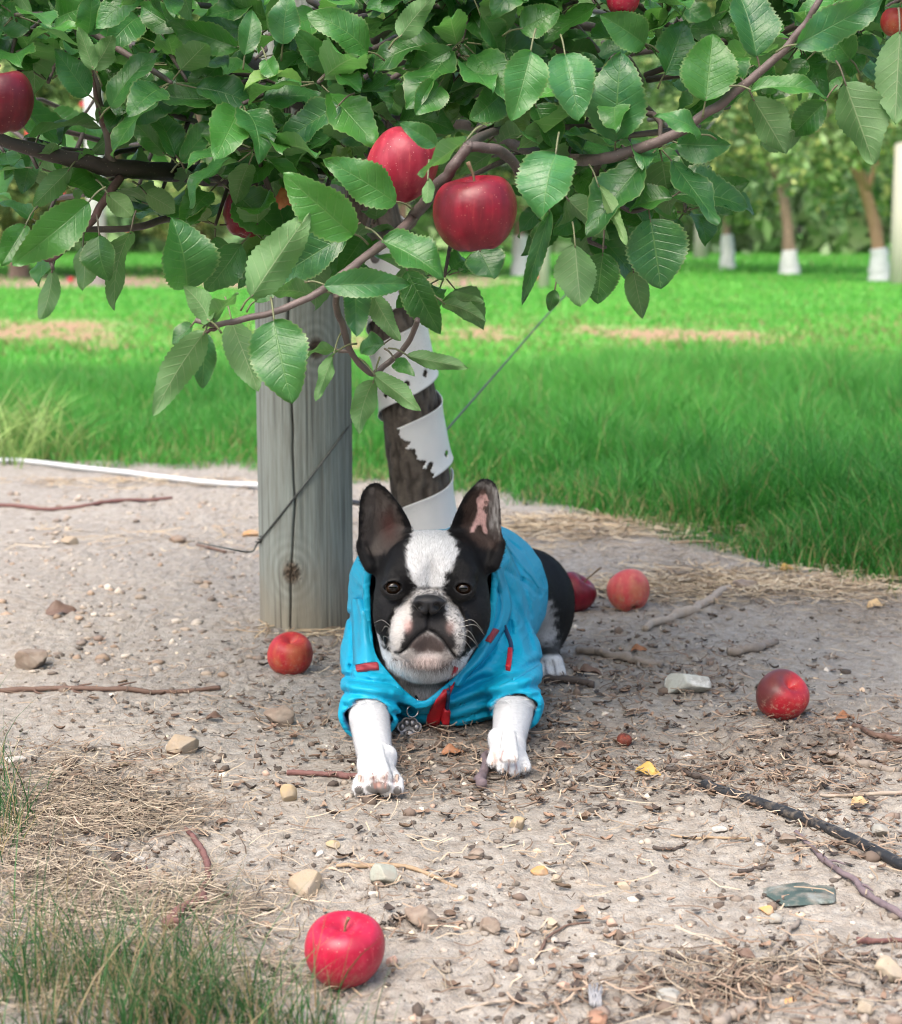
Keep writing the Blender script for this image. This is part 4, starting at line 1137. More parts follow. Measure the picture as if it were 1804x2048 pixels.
# ================================================================== APPLES
def apple_mat(name, c0, c1, spot=(.62, .45, .30), dirt=0.0, yellow=0.0, rough=.36, bruise=None):
    m = NT(name, rough); oc = m.coord()
    st_ = m.coord('Object', (60, 60, 9))
    n = m.noise(st_, 1.0, 4, .6)
    big = m.noise(oc, 22, 3)
    c = m.mix(m.mr(n, .38, .66), c0, c1)
    c = m.mix(m.mr(big, .42, .72, 0, .75), c, tuple(v * .5 for v in c0))
    fl = m.noise(m.coord('Object', (130, 130, 12)), 1.0, 5, .7)
    c = m.mix(m.mr(fl, .56, .75, 0, .6), c, (min(c1[0] * 1.25, .7), c1[1] * 2.4 + .02, c1[2] * 1.5))
    if yellow: c = m.mix(m.math('MULTIPLY', m.mr(m.noise(oc, 16, 4, .6), .5, .68), yellow), c, (.55, .30, .09))
    v = m.vor(oc, 230)
    c = m.mix(m.math('MULTIPLY', m.mr(v, .13, .05), .75), c, spot)
    if bruise:
        g = m.N('SeparateXYZ'); m.L(oc, g.inputs[0])
        b = m.math('ADD', m.math('MULTIPLY', g.outputs[0], bruise[0]), m.math('ADD', m.math('MULTIPLY', g.outputs[2], bruise[1]), m.math('MULTIPLY', m.math('SUBTRACT', m.noise(oc, 30, 4), .5), .9)))
        c = m.mix(m.math('MULTIPLY', m.mr(b, .25, .8), .88), c, (.085, .030, .028))
    if dirt:
        g = m.N('SeparateXYZ'); m.L(oc, g.inputs[0])
        dm = m.math('MULTIPLY', m.mr(m.noise(oc, 190, 3, .7), .52, .66), m.mr(g.outputs[2], .012, -.03))
        c = m.mix(m.math('MULTIPLY', dm, dirt), c, (.45, .35, .26))
        m.rough(m.math('ADD', m.math('MULTIPLY', dm, .5), rough))
    m.col(c)
    m.b.inputs['Specular IOR Level'].default_value = .42
    m.b.inputs['Subsurface Weight'].default_value = 0.0
    if not dirt: m.rough(m.mr(m.noise(oc, 45, 4, .6), .3, .7, rough - .06, rough + .14))
    m.bump(m.noise(oc, 120, 3), .10, .002); m.bump(m.noise(oc, 28, 3), .15, .006)
    return m.m
m = NT('apple_stem', .7); oc = m.coord(); m.col(m.mix(m.noise(oc, 200, 3), (.10, .06, .035), (.24, .17, .09))); M_STEM = m.m
m = NT('apple_calyx', .8); m.col((.14, .11, .06)); M_CAL = m.m
def apple_body(D, hr=.92, taper=.10, seed=0, lop=0.04, oblong=0):
    r = np.random.default_rng(seed)
    n, k = 72, 64
    ph = np.linspace(1e-3, np.pi - 1e-3, n); th = np.linspace(0, 2 * np.pi, k, endpoint=False)
    PH, TH = np.meshgrid(ph, th, indexing='ij')
    rad = 1 - .42 * np.exp(-(PH / .36) ** 2) - .24 * np.exp(-((np.pi - PH) / .33) ** 2) + .05 * np.exp(-((PH - .75) / .4) ** 2)
    lobes = .016 * np.cos(5 * TH + r.random() * 6) * sstep(1.3, 2.8, PH) + .012 * np.cos(3 * TH + r.random() * 6)
    rad = rad * (1 + lobes)
    X = rad * np.sin(PH); Z = rad * np.cos(PH) * hr
    X = X * (1 + taper * np.cos(PH) + oblong * .0)
    x = X * np.cos(TH); y = X * np.sin(TH)
    Z = Z + lop * x
    V = np.stack([x, y, Z], -1)
    V = V / (2 * np.abs(V[..., 0]).max()) * D
    V = V.reshape(-1, 3)
    i, j = np.meshgrid(np.arange(n - 1), np.arange(k), indexing='ij'); kk = (j + 1) % k
    Q = np.stack([i * k + j, (i + 1) * k + j, (i + 1) * k + kk, i * k + kk], -1).reshape(-1, 4)
    return V, Q
def apple(loc, D, axis, mat, label, group, seed=0, stem=.022, stem_bend=.25, hr=.92, taper=.10, calyx=True, rest=None, spin=0.0):
    """axis: the way the stem points; rest: height of the surface it lies on"""
    V, Q = apple_body(D, hr, taper, seed)
    ax = Vector(axis).normalized(); rot = Vector((0, 0, 1)).rotation_difference(ax).to_matrix() @ Matrix.Rotation(spin, 3, 'Z')
    M = np.array(rot)
    Vw = V @ M.T
    loc = np.array(loc, float)
    if rest is not None: loc[2] = rest - Vw[:, 2].min() - .0025
    o = obj('apple', mesh_np('apple', Vw, Q, mat)); o.location = loc
    tag(o, label, 'apple', group)
    top = V[V[:, 0] ** 2 + V[:, 1] ** 2 < (D * .05) ** 2]; zt = top[top[:, 2] > 0][:, 2].min() if len(top) else D * .3
    if stem:
        p = np.array([[0, 0, zt - .003], [stem * .06, 0, zt + stem * .45], [stem * stem_bend, 0, zt + stem]])
        P = catmull(p, 9)
        Vs, Fs = tube(P, np.array([.0016, .0014, .0013, .0012, .0012, .0013, .0015, .0019, .0022]) * (D / .08), 8)
        obj('stem', mesh_np('stem', Vs @ M.T, Fs, M_STEM), o)
    if calyx:
        mb = MB(); zb = V[(V[:, 2] < 0) & (V[:, 0] ** 2 + V[:, 1] ** 2 < (D * .04) ** 2)][:, 2].max() if True else 0
        for q in range(5):
            a = q * 1.257; c_, s_ = math.cos(a), math.sin(a)
            L = D * .075
            pv = np.array([[0, -.25 * L, 0], [0, .25 * L, 0], [L * .6, .2 * L, -.35 * L], [L * .6, -.2 * L, -.35 * L], [L, 0, -.8 * L]])
            Rm = np.array([[c_, -s_, 0], [s_, c_, 0], [0, 0, 1]])
            mb.add((pv @ Rm.T + [0, 0, zb - .0005]) @ M.T, [np.array([[0, 1, 2, 3]]), np.array([[3, 2, 4]])])
        obj('calyx', mb.mesh('calyx', M_CAL, False), o)
    return o
AP_R = apple_mat('apple_red', (.37, .008, .036), (.48, .018, .060), (.70, .42, .34), dirt=.4)
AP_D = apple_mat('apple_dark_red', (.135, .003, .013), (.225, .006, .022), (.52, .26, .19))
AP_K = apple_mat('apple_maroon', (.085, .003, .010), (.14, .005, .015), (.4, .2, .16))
AP_P = apple_mat('apple_rosy', (.25, .010, .030), (.38, .035, .060), (.60, .36, .32), rough=.42)
AP_O = apple_mat('apple_orange_red', (.42, .018, .028), (.50, .050, .040), (.66, .42, .2), dirt=.5, yellow=.28, rough=.48)
AP_S = apple_mat('apple_salmon', (.58, .07, .075), (.60, .13, .11), (.65, .5, .3), dirt=.9, yellow=.35, rough=.5)
AP_B = apple_mat('apple_bruised', (.36, .012, .025), (.46, .03, .035), (.66, .48, .34), dirt=.9, rough=.42, bruise=(-30, 26))
AP_Y = apple_mat('apple_red_yellow', (.40, .02, .02), (.46, .06, .03), (.66, .5, .2), yellow=.9)
GG, HG = 'fallen apples on the soil', 'apples hanging in the near tree'
def on_ground(px, py_bot, D, *a, **k):
    p = PG(px, py_bot); p[1] += D * .33
    return apple(p, D, *a, rest=float(gz(p[0], p[1])), **k)
on_ground(686, 1972, 163 * sc(1.62, 0), (.02, -.16, 1), AP_R, 'bright red apple with a short stem lying nearest the camera, beside the grass tufts', GG, 1, stem=.016, hr=.93)
on_ground(578, 1340, 91 * sc(2.85, 0), (.12, -.30, .9), AP_O, 'orange red apple lying against the foot of the grey post', GG, 2, stem=0, hr=.97, taper=.02)
on_ground(1567, 1452, 105 * sc(2.50, 0), (.42, -.52, .78), AP_B, 'bruised half dark apple lying alone on the right of the dog', GG, 3, stem=0, hr=.95)
on_ground(1150, 1228, 88 * sc(3.2, 0), (.62, -.10, .80), AP_D, 'dark red apple with a long stem, half hidden by the rump of the dog', GG, 4, stem=.045, stem_bend=.15, hr=.95)
on_ground(1260, 1230, 88 * sc(3.2, 0), (-.25, .6, .8), AP_S, 'pinkish salmon apple with dirty skin lying beside the dark red long stemmed one', GG, 5, stem=0, hr=1.0, taper=.12)
# hanging
hangY = 1.93
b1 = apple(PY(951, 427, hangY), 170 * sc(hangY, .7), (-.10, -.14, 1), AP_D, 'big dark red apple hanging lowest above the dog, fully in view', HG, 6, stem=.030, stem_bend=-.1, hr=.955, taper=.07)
apple(PY(803, 332, 2.06), 140 * sc(2.06, .75), (.45, -.22, .9), AP_P, 'rosy tall apple half covered by leaves, hanging just left of the big dark red one', HG, 7, stem=.02, hr=1.14, taper=.03)
apple(PY(2, 206, 2.02), 132 * sc(2.02, .8), (-.1, -.1, 1), AP_K, 'maroon apple hanging above the bough, cut by the left edge of the photo', HG, 8, stem=.02, hr=1.03)
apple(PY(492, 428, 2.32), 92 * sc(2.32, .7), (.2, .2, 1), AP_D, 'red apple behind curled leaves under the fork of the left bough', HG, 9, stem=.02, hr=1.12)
apple(PY(566, 392, 2.52), 78 * sc(2.52, .7), (.1, .2, 1), AP_Y, 'red apple flushed with yellow behind the left bough fork', HG, 10, stem=.02)
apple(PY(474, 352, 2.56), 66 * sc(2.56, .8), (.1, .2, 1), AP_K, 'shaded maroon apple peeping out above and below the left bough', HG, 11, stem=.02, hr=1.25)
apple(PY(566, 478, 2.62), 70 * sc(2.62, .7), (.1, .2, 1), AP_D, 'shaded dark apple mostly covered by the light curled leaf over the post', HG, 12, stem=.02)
apple(PY(1246, 2, 2.14), 66 * sc(2.14, .9), (.1, .1, 1), AP_R, 'bright red apple hanging at the top edge of the photo, right of centre', HG, 13, stem=.02)
apple(PY(1794, 45, 2.14), 66 * sc(2.14, .9), (.1, .1, 1), AP_O, 'orange tinted apple tucked among leaves in the upper right corner', HG, 14, stem=.02)
# apples of the far rows, and some fallen there: small red dots
AP_F = apple_mat('apple_far', (.50, .02, .03), (.56, .05, .05))
far_src = None
FA = [(122, 392, 22.5, 18), (166, 210, 23.2, 14), (62, 268, 22.6, 22), (305, 293, 23.5, 12), (388, 362, 23.6, 12), (965, 147, 22.8, 10), (917, 18, 22.9, 12), (1130, 412, 22.8, 14), (142, 566, 0, 12), (1072, 562, 0, 12), (20, 534, 0, 14), (318, 300, 23.6, 10), (258, 460, 22.4, 12)]
for px, py, Y, w in FA:
    if Y == 0:
        p = PG(px, py); p[2] = float(gz(p[0], p[1])) + .035; Y = p[1]
    else: p = PY(px, py, Y)
    if far_src is None:
        V, Q = apple_body(.085, .95, .08, 30)
        far_src = obj('apple', mesh_np('apple', V, Q, AP_F)); o = far_src
    else:
        o = far_src.copy(); COL.objects.link(o)
    o.location = p; s_ = w * sc(Y, .5) / .085; o.scale = (s_,) * 3
    tag(o, 'small red apple fallen on the far bare strip' if p[2] < .2 else 'small red apple in the blurred orchard row behind', 'apple', 'fallen apples of the far row' if p[2] < .2 else 'red dots of apples in the far row')

# ================================================================== DOG
def axis(segs):
    out = []
    for a, b, st_ in segs: out.append(np.arange(a, b, st_))
    return np.concatenate(out + [[segs[-1][1]]])
DX = axis([(-.19, .13, .0018), (.13, .24, .003)])
DY = axis([(2.10, 2.26, .0021), (2.26, 2.50, .0018), (2.50, 3.10, .0042)])
DZ = axis([(-.012, .14, .0019), (.14, .40, .0019)])
D = Field(DX, DY, DZ)
HY = 2.45
def r_(w, Y=HY): return w * sc(Y)
# trunk of the body
D.ell([-.005, 2.63, .125], [.098, .13, .108], .03)
D.cap([-.005, 2.62, .125], [.075, 2.86, .115], .098, .085, .04)
D.ell([.120, 2.94, .088], [.086, .100, .090], .025)
# hind leg, thigh and paw on the right
D.cap([.150, 2.95, .055], [.152, 2.86, .024], .040, .022, .03)
D.cap([.152, 2.88, .020], [.160, 2.80, .017], .020, .019, .012)
for q, (px, py) in enumerate([(1085, 1342), (1103, 1345), (1120, 1344)]):
    D.cap(PY(px - 6, py - 20, 2.83), PY(px, py, 2.775 + .006 * q), .009, .0095, .005)
# neck and throat
D.cap(PY(864, 1225, 2.50), PY(876, 1320, 2.62), .076, .09, .03)
D.ell(PY(852, 1293, 2.458), [r_(90), .055, r_(70)], .018)
D.ell(PY(862, 1365, 2.53), [r_(62), .05, r_(45)], .02)
# skull
D.ell(PY(863, 1160, 2.465), [r_(108), .082, r_(93)], .02)
D.ell(PY(862, 1115, 2.45), [r_(82), .06, r_(48)], .02)
D.ell(PY(790, 1226, 2.445), [r_(42), .055, r_(66)], .02)
D.ell(PY(938, 1226, 2.445), [r_(42), .055, r_(66)], .02)
D.ell(PY(807, 1148, 2.405), [r_(36), .024, r_(22)], .016)
D.ell(PY(918, 1148, 2.405), [r_(36), .024, r_(22)], .016)
# hollow between the brows
D.ell(PY(863, 1150, 2.375), [r_(12), .018, r_(55)], .012, True)
# muzzle: broad block, two hanging flews, wrinkle roll over the nose
D.ell(PY(857, 1245, 2.40), [r_(76), .055, r_(56)], .014)
D.ell(PY(822, 1266, 2.372), [r_(46), .033, r_(52)], .009)
D.ell(PY(896, 1266, 2.372), [r_(46), .033, r_(52)], .009)
D.cap(PY(838, 1196, 2.362), PY(877, 1196, 2.362), .012, .012, .012)
D.ell(PY(857, 1306, 2.378), [r_(48), .030, r_(26)], .008)
D.ell(PY(857, 1288, 2.366), [r_(38), .016, r_(20)], .006)
# nose pad
D.ell(PY(857, 1203, 2.345), [r_(33), .014, r_(15)], .006)
D.ell(PY(857, 1217, 2.344), [r_(21), .013, r_(12)], .006)
for s_, nx in ((-1, 838), (1, 875)):
    D.ell(PY(nx, 1213, 2.330), [r_(9), .009, r_(7)], .003, True)
    D.cap(PY(nx + s_ * 2, 1217, 2.329), PY(nx + s_ * 13, 1221, 2.336), .0028, .0018, .002, True)
# grooves drawn on the head: mouth, philtrum, muzzle folds, cheek and brow wrinkles
GRV = [([(857, 1222), (856, 1258)], 3.2, .0042), ([(856, 1258), (840, 1266), (826, 1279), (814, 1294), (803, 1303)], 3.6, .0048), ([(856, 1258), (872, 1266), (886, 1279), (898, 1296), (908, 1308)], 3.6, .0048),
       ([(836, 1186), (812, 1198), (793, 1218), (781, 1244), (777, 1275), (783, 1305)], 4.5, .0050), ([(878, 1186), (900, 1198), (919, 1220), (930, 1246), (933, 1278), (927, 1306)], 4.5, .0050),
       ([(826, 1181), (857, 1178), (888, 1181)], 4, .0035), ([(772, 1196), (790, 1202), (808, 1194)], 4, .0022), ([(912, 1194), (932, 1202), (948, 1196)], 4, .0022),
       ([(795, 1140), (815, 1130), (828, 1140)], 5, .0016), ([(895, 1140), (910, 1130), (930, 1140)], 5, .0016)]
def grooves(x, y, z):
    px, py = to_px(x, y, z)
    px, py = np.broadcast_arrays(px, py)
    o = np.zeros(px.shape)
    for pts, w, a in GRV: o = np.maximum(o, a * np.exp(-(line_d(px, py, pts) / w) ** 2))
    return o * (y < 2.42)
lo = np.minimum(PY(760, 1320, 2.3), PY(760, 1320, 2.45)); hi = np.maximum(PY(955, 1110, 2.3), PY(955, 1110, 2.43))
D.offset([lo[0], 2.29, lo[2]], [hi[0], 2.43, hi[2]], grooves)
# eyes: lids round a ball, opened by an almond
EYES = [((786, 1175), 2.390, (17.5, 12.4), -.06), ((927, 1177), 2.390, (16.0, 10.6), .12)]
ER = .0128
for (ex, ey), eY, (aw, ah), tl in EYES:
    c = PY(ex, ey, eY)
    D.ell(c, [ER + .0042] * 3, .008)
    D.ell(c + [0, .0, 0], [ER + .0006] * 3, .0, True)
    def almond(x, y, z, ex=ex, ey=ey, aw=aw, ah=ah, tl=tl, eY=eY):
        px, py = to_px(x, y, z)
        u = (px - ex) * math.cos(tl) + (py - ey) * math.sin(tl); v = -(px - ex) * math.sin(tl) + (py - ey) * math.cos(tl)
        d = (np.sqrt((u / aw) ** 2 + (v / (ah * (1 - .25 * (u / aw) ** 2))) ** 2) - 1) * .0045
        return np.maximum(d, y - (eY - .001))
    D.custom(c - .022, c + [.022, .0, .022], almond, .0015, True)
# ears
EAR_L = [(750, 962), (733, 970), (721, 992), (717, 1030), (716, 1072), (714, 1098), (722, 1120), (742, 1142), (775, 1140), (815, 1108), (828, 1080), (823, 1050), (806, 1016), (782, 983), (765, 967)]
EAR_R = [(972, 954), (987, 960), (997, 980), (1002, 1020), (1004, 1060), (1008, 1082), (1005, 1104), (992, 1132), (965, 1140), (925, 1112), (896, 1084), (898, 1062), (909, 1029), (928, 990), (947, 968), (960, 956)]
def ear(poly, base, mir):
    P = smooth_poly(poly)
    xs = [p[0] for p in poly]; ys = [p[1] for p in poly]
    lo = PY(min(xs) - 14, max(ys) + 14, 2.47); hi = PY(max(xs) + 14, min(ys) - 14, 2.47)
    def f(x, y, z):
        px, py = to_px(x, y * 0 + 2.465, z)
        px, py = px[:, 0, :], py[:, 0, :]
        d2 = poly_sd(px, py, P) * sc(2.46)
        inn = np.maximum(-d2, 0)
        h = sstep(1140, 960, py)
        ym = 2.462 + .004 + np.minimum(inn * .85, .019) * (1 - .35 * h) - .012 * h + mir * (px - base) * .00010
        t = .0026 + .005 * sstep(1050, 1140, py)
        dd = np.maximum(d2[:, None, :] + .001, np.abs(y - ym[:, None, :]) - t[:, None, :])
        return dd
    D.custom([lo[0], 2.40, lo[2]], [hi[0], 2.54, hi[2]], f, .010)
ear(EAR_L, 768, 1); ear(EAR_R, 955, -1)
D.cap(PY(770, 1120, 2.475), PY(800, 1085, 2.48), .020, .017, .018); D.cap(PY(960, 1118, 2.475), PY(925, 1085, 2.48), .020, .017, .018)
# fold of skin at the outer foot of each ear
D.cap(PY(722, 1088, 2.462), PY(742, 1132, 2.456), .0050, .0085, .008); D.cap(PY(1003, 1088, 2.462), PY(985, 1130, 2.456), .0050, .0085, .008)
# front legs lying on the ground, toes and pads
LE, LW, LP = PY(737, 1425, 2.42), PY(752, 1528, 2.225), PY(756, 1556, 2.190)
D.cap(LE, LW, .0285, .0215, .02); D.cap(LW, LP, .0215, .0245, .012, flat=.85)
for q, (px, py, Y, rr) in enumerate([(720, 1566, 2.170, .0092), (743, 1558, 2.158, .0098), (769, 1558, 2.158, .0098), (793, 1565, 2.170, .0092)]):
    D.cap(PY(px * .6 + 756 * .4, py - 18, Y + .035), PY(px, py, Y), .0105, rr, .0022)
D.cap(PY(740, 1575, 2.153), PY(745, 1575, 2.153), .0095, .0095, .002); D.cap(PY(768, 1575, 2.153), PY(773, 1575, 2.153), .0095, .0095, .002); D.ell(PY(718, 1576, 2.160), [.009, .009, .009], .003); D.ell(PY(794, 1577, 2.160), [.009, .009, .009], .003)
RE, RW, RP = PY(1028, 1415, 2.44), PY(1016, 1492, 2.300), PY(1018, 1520, 2.270)
D.cap(RE, RW, .0285, .0205, .02); D.cap(RW, RP, .0205, .0225, .012, flat=.85)
for q, (px, py, Y, rr) in enumerate([(985, 1522, 2.258, .0080), (1006, 1536, 2.244, .0086), (1029, 1540, 2.242, .0086), (1050, 1533, 2.250, .0080)]):
    D.cap(PY(px * .7 + 1017 * .3, py - 22, Y + .035), PY(px, py, Y), .0092, rr, .0016)
for s_, W_ in ((-1, LW), (1, RW)):
    D.ell(W_ + np.array([-s_ * .017, .016, .006]), [.009, .013, .012], .010)
for pp in ([(748, 1500), (742, 1545)], [(758, 1500), (768, 1545)], [(1014, 1470), (1007, 1515)], [(1022, 1470), (1029, 1515)]):
    D.cap(PY(*pp[0], PG(*pp[0], .052)[1]), PY(*pp[1], PG(*pp[1], .036)[1]), .006, .006, .012)
D.custom([-.3, 2.0, -.05], [.3, 3.2, .02], lambda x, y, z: (z - .001) + 0 * x + 0 * y, 0, True)
VD, QD = surface_nets(D.F, D.xs, D.ys, D.zs)
VD = taubin(VD, QD, 5)
ND = vnormals(VD, QD)

# ------------------------------------------------------------------ coat: where the dog is black, white, pink, grey
def soft(d, w): return sstep(w, -w, d)
def coat(V, N):
    px, py = to_px(V[:, 0], V[:, 1], V[:, 2])
    jit = 3.2 * vnoise(V[:, 0] * 420, V[:, 1] * 420, V[:, 2] * 420, 5) + 5 * vnoise(V[:, 0] * 130, V[:, 1] * 130, V[:, 2] * 130, 6)
    n = len(V)
    black = np.array([.0055, .0055, .0065]); white = np.array([.67, .68, .69]); pink = np.array([.60, .30, .26]); dgrey = np.array([.055, .050, .048])
    c = np.tile(black, (n, 1)); fur = np.ones(n)
    def put(mask, col):
        nonlocal c
        mask = np.clip(mask, 0, 1)[:, None]
        c = c * (1 - mask) + np.asarray(col) * mask
    head = (V[:, 1] < 2.62) & (py < 1420) & (V[:, 2] > .015)
    front = head & (V[:, 1] < 2.52)
    H = head.astype(float)
    blaze = [(822, 1074), (812, 1100), (812, 1128), (820, 1152), (830, 1172), (836, 1190), (880, 1190), (887, 1172), (893, 1150), (908, 1130), (915, 1108), (910, 1086), (898, 1066), (860, 1020), (830, 1040)]
    put(H * soft(poly_sd(px, py, blaze) + jit, 3.5) * (N[:, 1] < .5), white)
    muz = [(838, 1176), (812, 1196), (795, 1216), (783, 1242), (777, 1275), (779, 1300), (790, 1316), (830, 1330), (880, 1330), (915, 1316), (927, 1300), (930, 1262), (926, 1238), (914, 1214), (896, 1196), (876, 1176)]
    mm = H * soft(poly_sd(px, py, muz) + jit * .7, 4) * (V[:, 1] < 2.43)
    put(mm, np.array([.56, .545, .53]))
    # grey speckle on the right of the muzzle and along its upper edge
    sp = np.clip(vnoise(V[:, 0] * 500, V[:, 1] * 300, V[:, 2] * 500, 9) * 1.4 + .15, 0, 1)
    put(mm * np.clip(.35 * sp * sstep(1235, 1195, py) + 1.0 * sstep(868, 915, px) * sp + .55 * np.exp(-(line_d(px, py, [(800, 1205), (838, 1180), (878, 1180), (915, 1212)]) / 9) ** 2) * (.4 + sp), 0, .85), black * 3)
    dark_m = [(834, 1190), (880, 1190), (893, 1204), (893, 1222), (892, 1238), (903, 1254), (911, 1276), (912, 1294), (902, 1302), (882, 1280), (857, 1264), (836, 1280), (816, 1302), (799, 1298), (803, 1280), (812, 1260), (822, 1242), (822, 1220), (822, 1206)]
    put(H * soft(poly_sd(px, py, dark_m) + jit * .8, 4.5) * (V[:, 1] < 2.43), np.array([.020, .019, .020]))
    put(H * np.exp(-(((px - 815) / 9) ** 2 + ((py - 1250) / 14) ** 2) ** 1.5) * .7, np.array([.52, .31, .28]))
    put(H * np.exp(-(((px - 901) / 9) ** 2 + ((py - 1254) / 13) ** 2) ** 1.5) * .4, np.array([.5, .33, .30]))
    chin = H * (V[:, 1] < 2.42)
    lip = [(857, 1260), (836, 1272), (818, 1288), (816, 1300), (845, 1306), (880, 1306), (900, 1300), (890, 1284), (874, 1270)]
    put(chin * soft(poly_sd(px, py, lip) + jit, 9), np.array([.075, .058, .055]))
    put(chin * np.exp(-(((px - 855) / 45) ** 2 + ((py - 1322) / 14) ** 2)) * .55, np.array([.50, .33, .29]))
    bib = [(738, 1236), (747, 1256), (762, 1282), (776, 1303), (792, 1322), (830, 1334), (880, 1334), (905, 1326), (930, 1312), (956, 1292), (975, 1300), (945, 1400), (850, 1450), (760, 1420), (728, 1310)]
    put(H * soft(poly_sd(px, py, bib) + jit, 3), white * .97)
    # lips drawn dark along the mouth corners
    put(H * (V[:, 1] < 2.43) * np.exp(-(line_d(px, py, [(857, 1258), (840, 1267), (826, 1280), (814, 1295), (801, 1305), (790, 1304)]) / 3.6) ** 2), black * 1.5)
    put(H * (V[:, 1] < 2.43) * np.exp(-(line_d(px, py, [(857, 1258), (872, 1267), (886, 1280), (899, 1297), (910, 1312), (918, 1314)]) / 4.5) ** 2), black * 1.5)
    # nose
    nose = [(833, 1193), (846, 1188), (868, 1188), (881, 1193), (890, 1206), (888, 1218), (874, 1226), (857, 1224), (840, 1226), (826, 1218), (824, 1206)]
    nm = H * soft(poly_sd(px, py, nose), 2.5) * (V[:, 1] < 2.375)
    put(nm, np.array([.022, .023, .026]))
    for a_, s2 in ((838, -1), (875, 1)):
        put(nm * np.exp(-(np.hypot((px - a_) / 8, (py - 1214) / 6)) ** 4), np.array([.002, .002, .002]))
        put(nm * np.exp(-(line_d(px, py, [(a_ + s2 * 2, 1217), (a_ + s2 * 13, 1221)]) / 3) ** 2), np.array([.003, .003, .003]))
    put(nm * np.exp(-(line_d(px, py, [(857, 1208), (857, 1226)]) / 1.8) ** 2), np.array([.004, .004, .004]))
    fur *= 1 - np.clip(nm * 1.0, 0, 1)
    # ears, inner side
    inn = (py < 1135) & (V[:, 1] > 2.44) & (V[:, 1] < 2.51) & (N[:, 1] < -.1)
    L_in = smooth_poly([(750, 976), (732, 990), (725, 1040), (728, 1085), (748, 1112), (785, 1102), (806, 1075), (800, 1035), (778, 998)])
    mL = inn * soft(poly_sd(px, py, L_in) + jit, 7)
    put(mL * .9, np.array([.095, .082, .075]))
    put(mL * np.exp(-(((px - 778) / 17) ** 2 + ((py - 1050) / 33) ** 2)) * .8, np.array([.085, .030, .026]))
    put(mL * np.clip(vnoise(px / 12, py / 20, seed=12) * 1.6 - .5, 0, .55) * sstep(1060, 980, py), np.array([.22, .20, .185]))
    R_in = smooth_poly([(972, 966), (994, 985), (999, 1030), (1002, 1070), (990, 1098), (962, 1096), (935, 1068), (925, 1040), (935, 1000), (955, 972)])
    mR = inn * soft(poly_sd(px, py, R_in) + jit, 6)
    put(mR * .85, np.array([.060, .040, .034]))
    hz = mR * sstep(966, 990, px) * sstep(1090, 1050, py) + mR * sstep(985, 962, py)
    put(np.clip(hz, 0, 1) * (.25 + .6 * np.clip(vnoise(px / 3.2, py / 14, seed=14) + .4, 0, 1)), np.array([.42, .41, .40]))
    patch = [(960, 987), (972, 990), (979, 1002), (972, 1012), (966, 1018), (973, 1030), (971, 1045), (974, 1062), (972, 1068), (967, 1062), (962, 1050), (953, 1052), (947, 1064), (939, 1066), (947, 1046), (952, 1034), (956, 1014), (953, 1000)]
    put(inn * soft(poly_sd(px, py, patch) + jit * .35, 1.6), np.array([.62, .40, .38]))
    for ax_, ay_, ar in ((965, 985, 5), (972, 1005, 4), (969, 1016, 3.5)):
        put(inn * soft(np.hypot(px - ax_, py - ay_) - ar, 1.5), np.array([.16, .10, .085]))
    # rims of the eyes
    for (ex, ey), eY, (aw, ah), tl in EYES:
        e = np.sqrt(((px - ex) / (aw + 5)) ** 2 + ((py - ey) / (ah + 5)) ** 2)
        mk = H * soft(e - 1, .15) * (V[:, 1] < 2.42); put(mk, np.array([.008, .008, .009])); fur = fur * (1 - mk)
        put(H * (V[:, 1] < 2.42) * np.exp(-(((px - ex) / 32) ** 2 + ((py - ey - 22) / 9) ** 2)) * .35, np.array([.045, .043, .042]))
    # forelegs white, with grey pads and pink between the toes
    legs = ((V[:, 1] < 2.52) & (V[:, 2] < .125) & (py > 1392)).astype(float)
    put(legs, white * 1.02)
    low = legs * sstep(.012, .003, V[:, 2])
    put(low * .55, np.array([.33, .26, .2]))
    for a_, b_, w_, h_ in ((757, 1576, 27, 13), (718, 1580, 9, 9), (795, 1581, 9, 9)):
        pm = legs * soft(np.sqrt(((px - a_) / w_) ** 2 + ((py - b_) / h_) ** 2) - 1, .16); put(pm * .95, np.array([.090, .083, .078])); fur = fur * (1 - pm)
    for a_, b_ in ((722, 1560), (746, 1551), (768, 1551), (790, 1559), (757, 1566)):
        put(legs * np.exp(-(((px - a_) / 6) ** 2 + ((py - b_ - 3) / 7) ** 2)) * .55, np.array([.55, .28, .22]))
    pm = legs * soft(np.sqrt(((px - 1003) / 12) ** 2 + ((py - 1546) / 6) ** 2) - 1, .2); put(pm * .9, np.array([.10, .09, .085]))
    for ln in ([(1007, 1500), (1001, 1520)], [(1030, 1512), (1033, 1540)], [(745, 1545), (750, 1575)], [(775, 1545), (770, 1575)], [(1018, 1520), (1017, 1545)]):
        put(legs * np.exp(-(line_d(px, py, ln) / 2.0) ** 2) * .8, np.array([.28, .12, .09]))
    put(legs * np.exp(-(line_d(px, py, [(988, 1506), (990, 1522)]) / 5) ** 2) * .6, np.array([.62, .40, .33]))
    # rump: black with a grey white patch on the belly side; hind foot white
    rear = (V[:, 1] > 2.7).astype(float)
    put(rear * soft(poly_sd(px, py, [(1060, 1170), (1080, 1188), (1100, 1205), (1112, 1240), (1112, 1275), (1098, 1290), (1060, 1300)]) + jit * 2, 9) * .8, np.array([.48, .475, .47]))
    put(rear * soft(poly_sd(px, py, [(1060, 1270), (1105, 1285), (1140, 1290), (1130, 1322), (1060, 1320)]) + jit * 2, 10) * .6, np.array([.10, .095, .09]))
    put(rear * (V[:, 2] < .042) * sstep(1306, 1314, py), white)
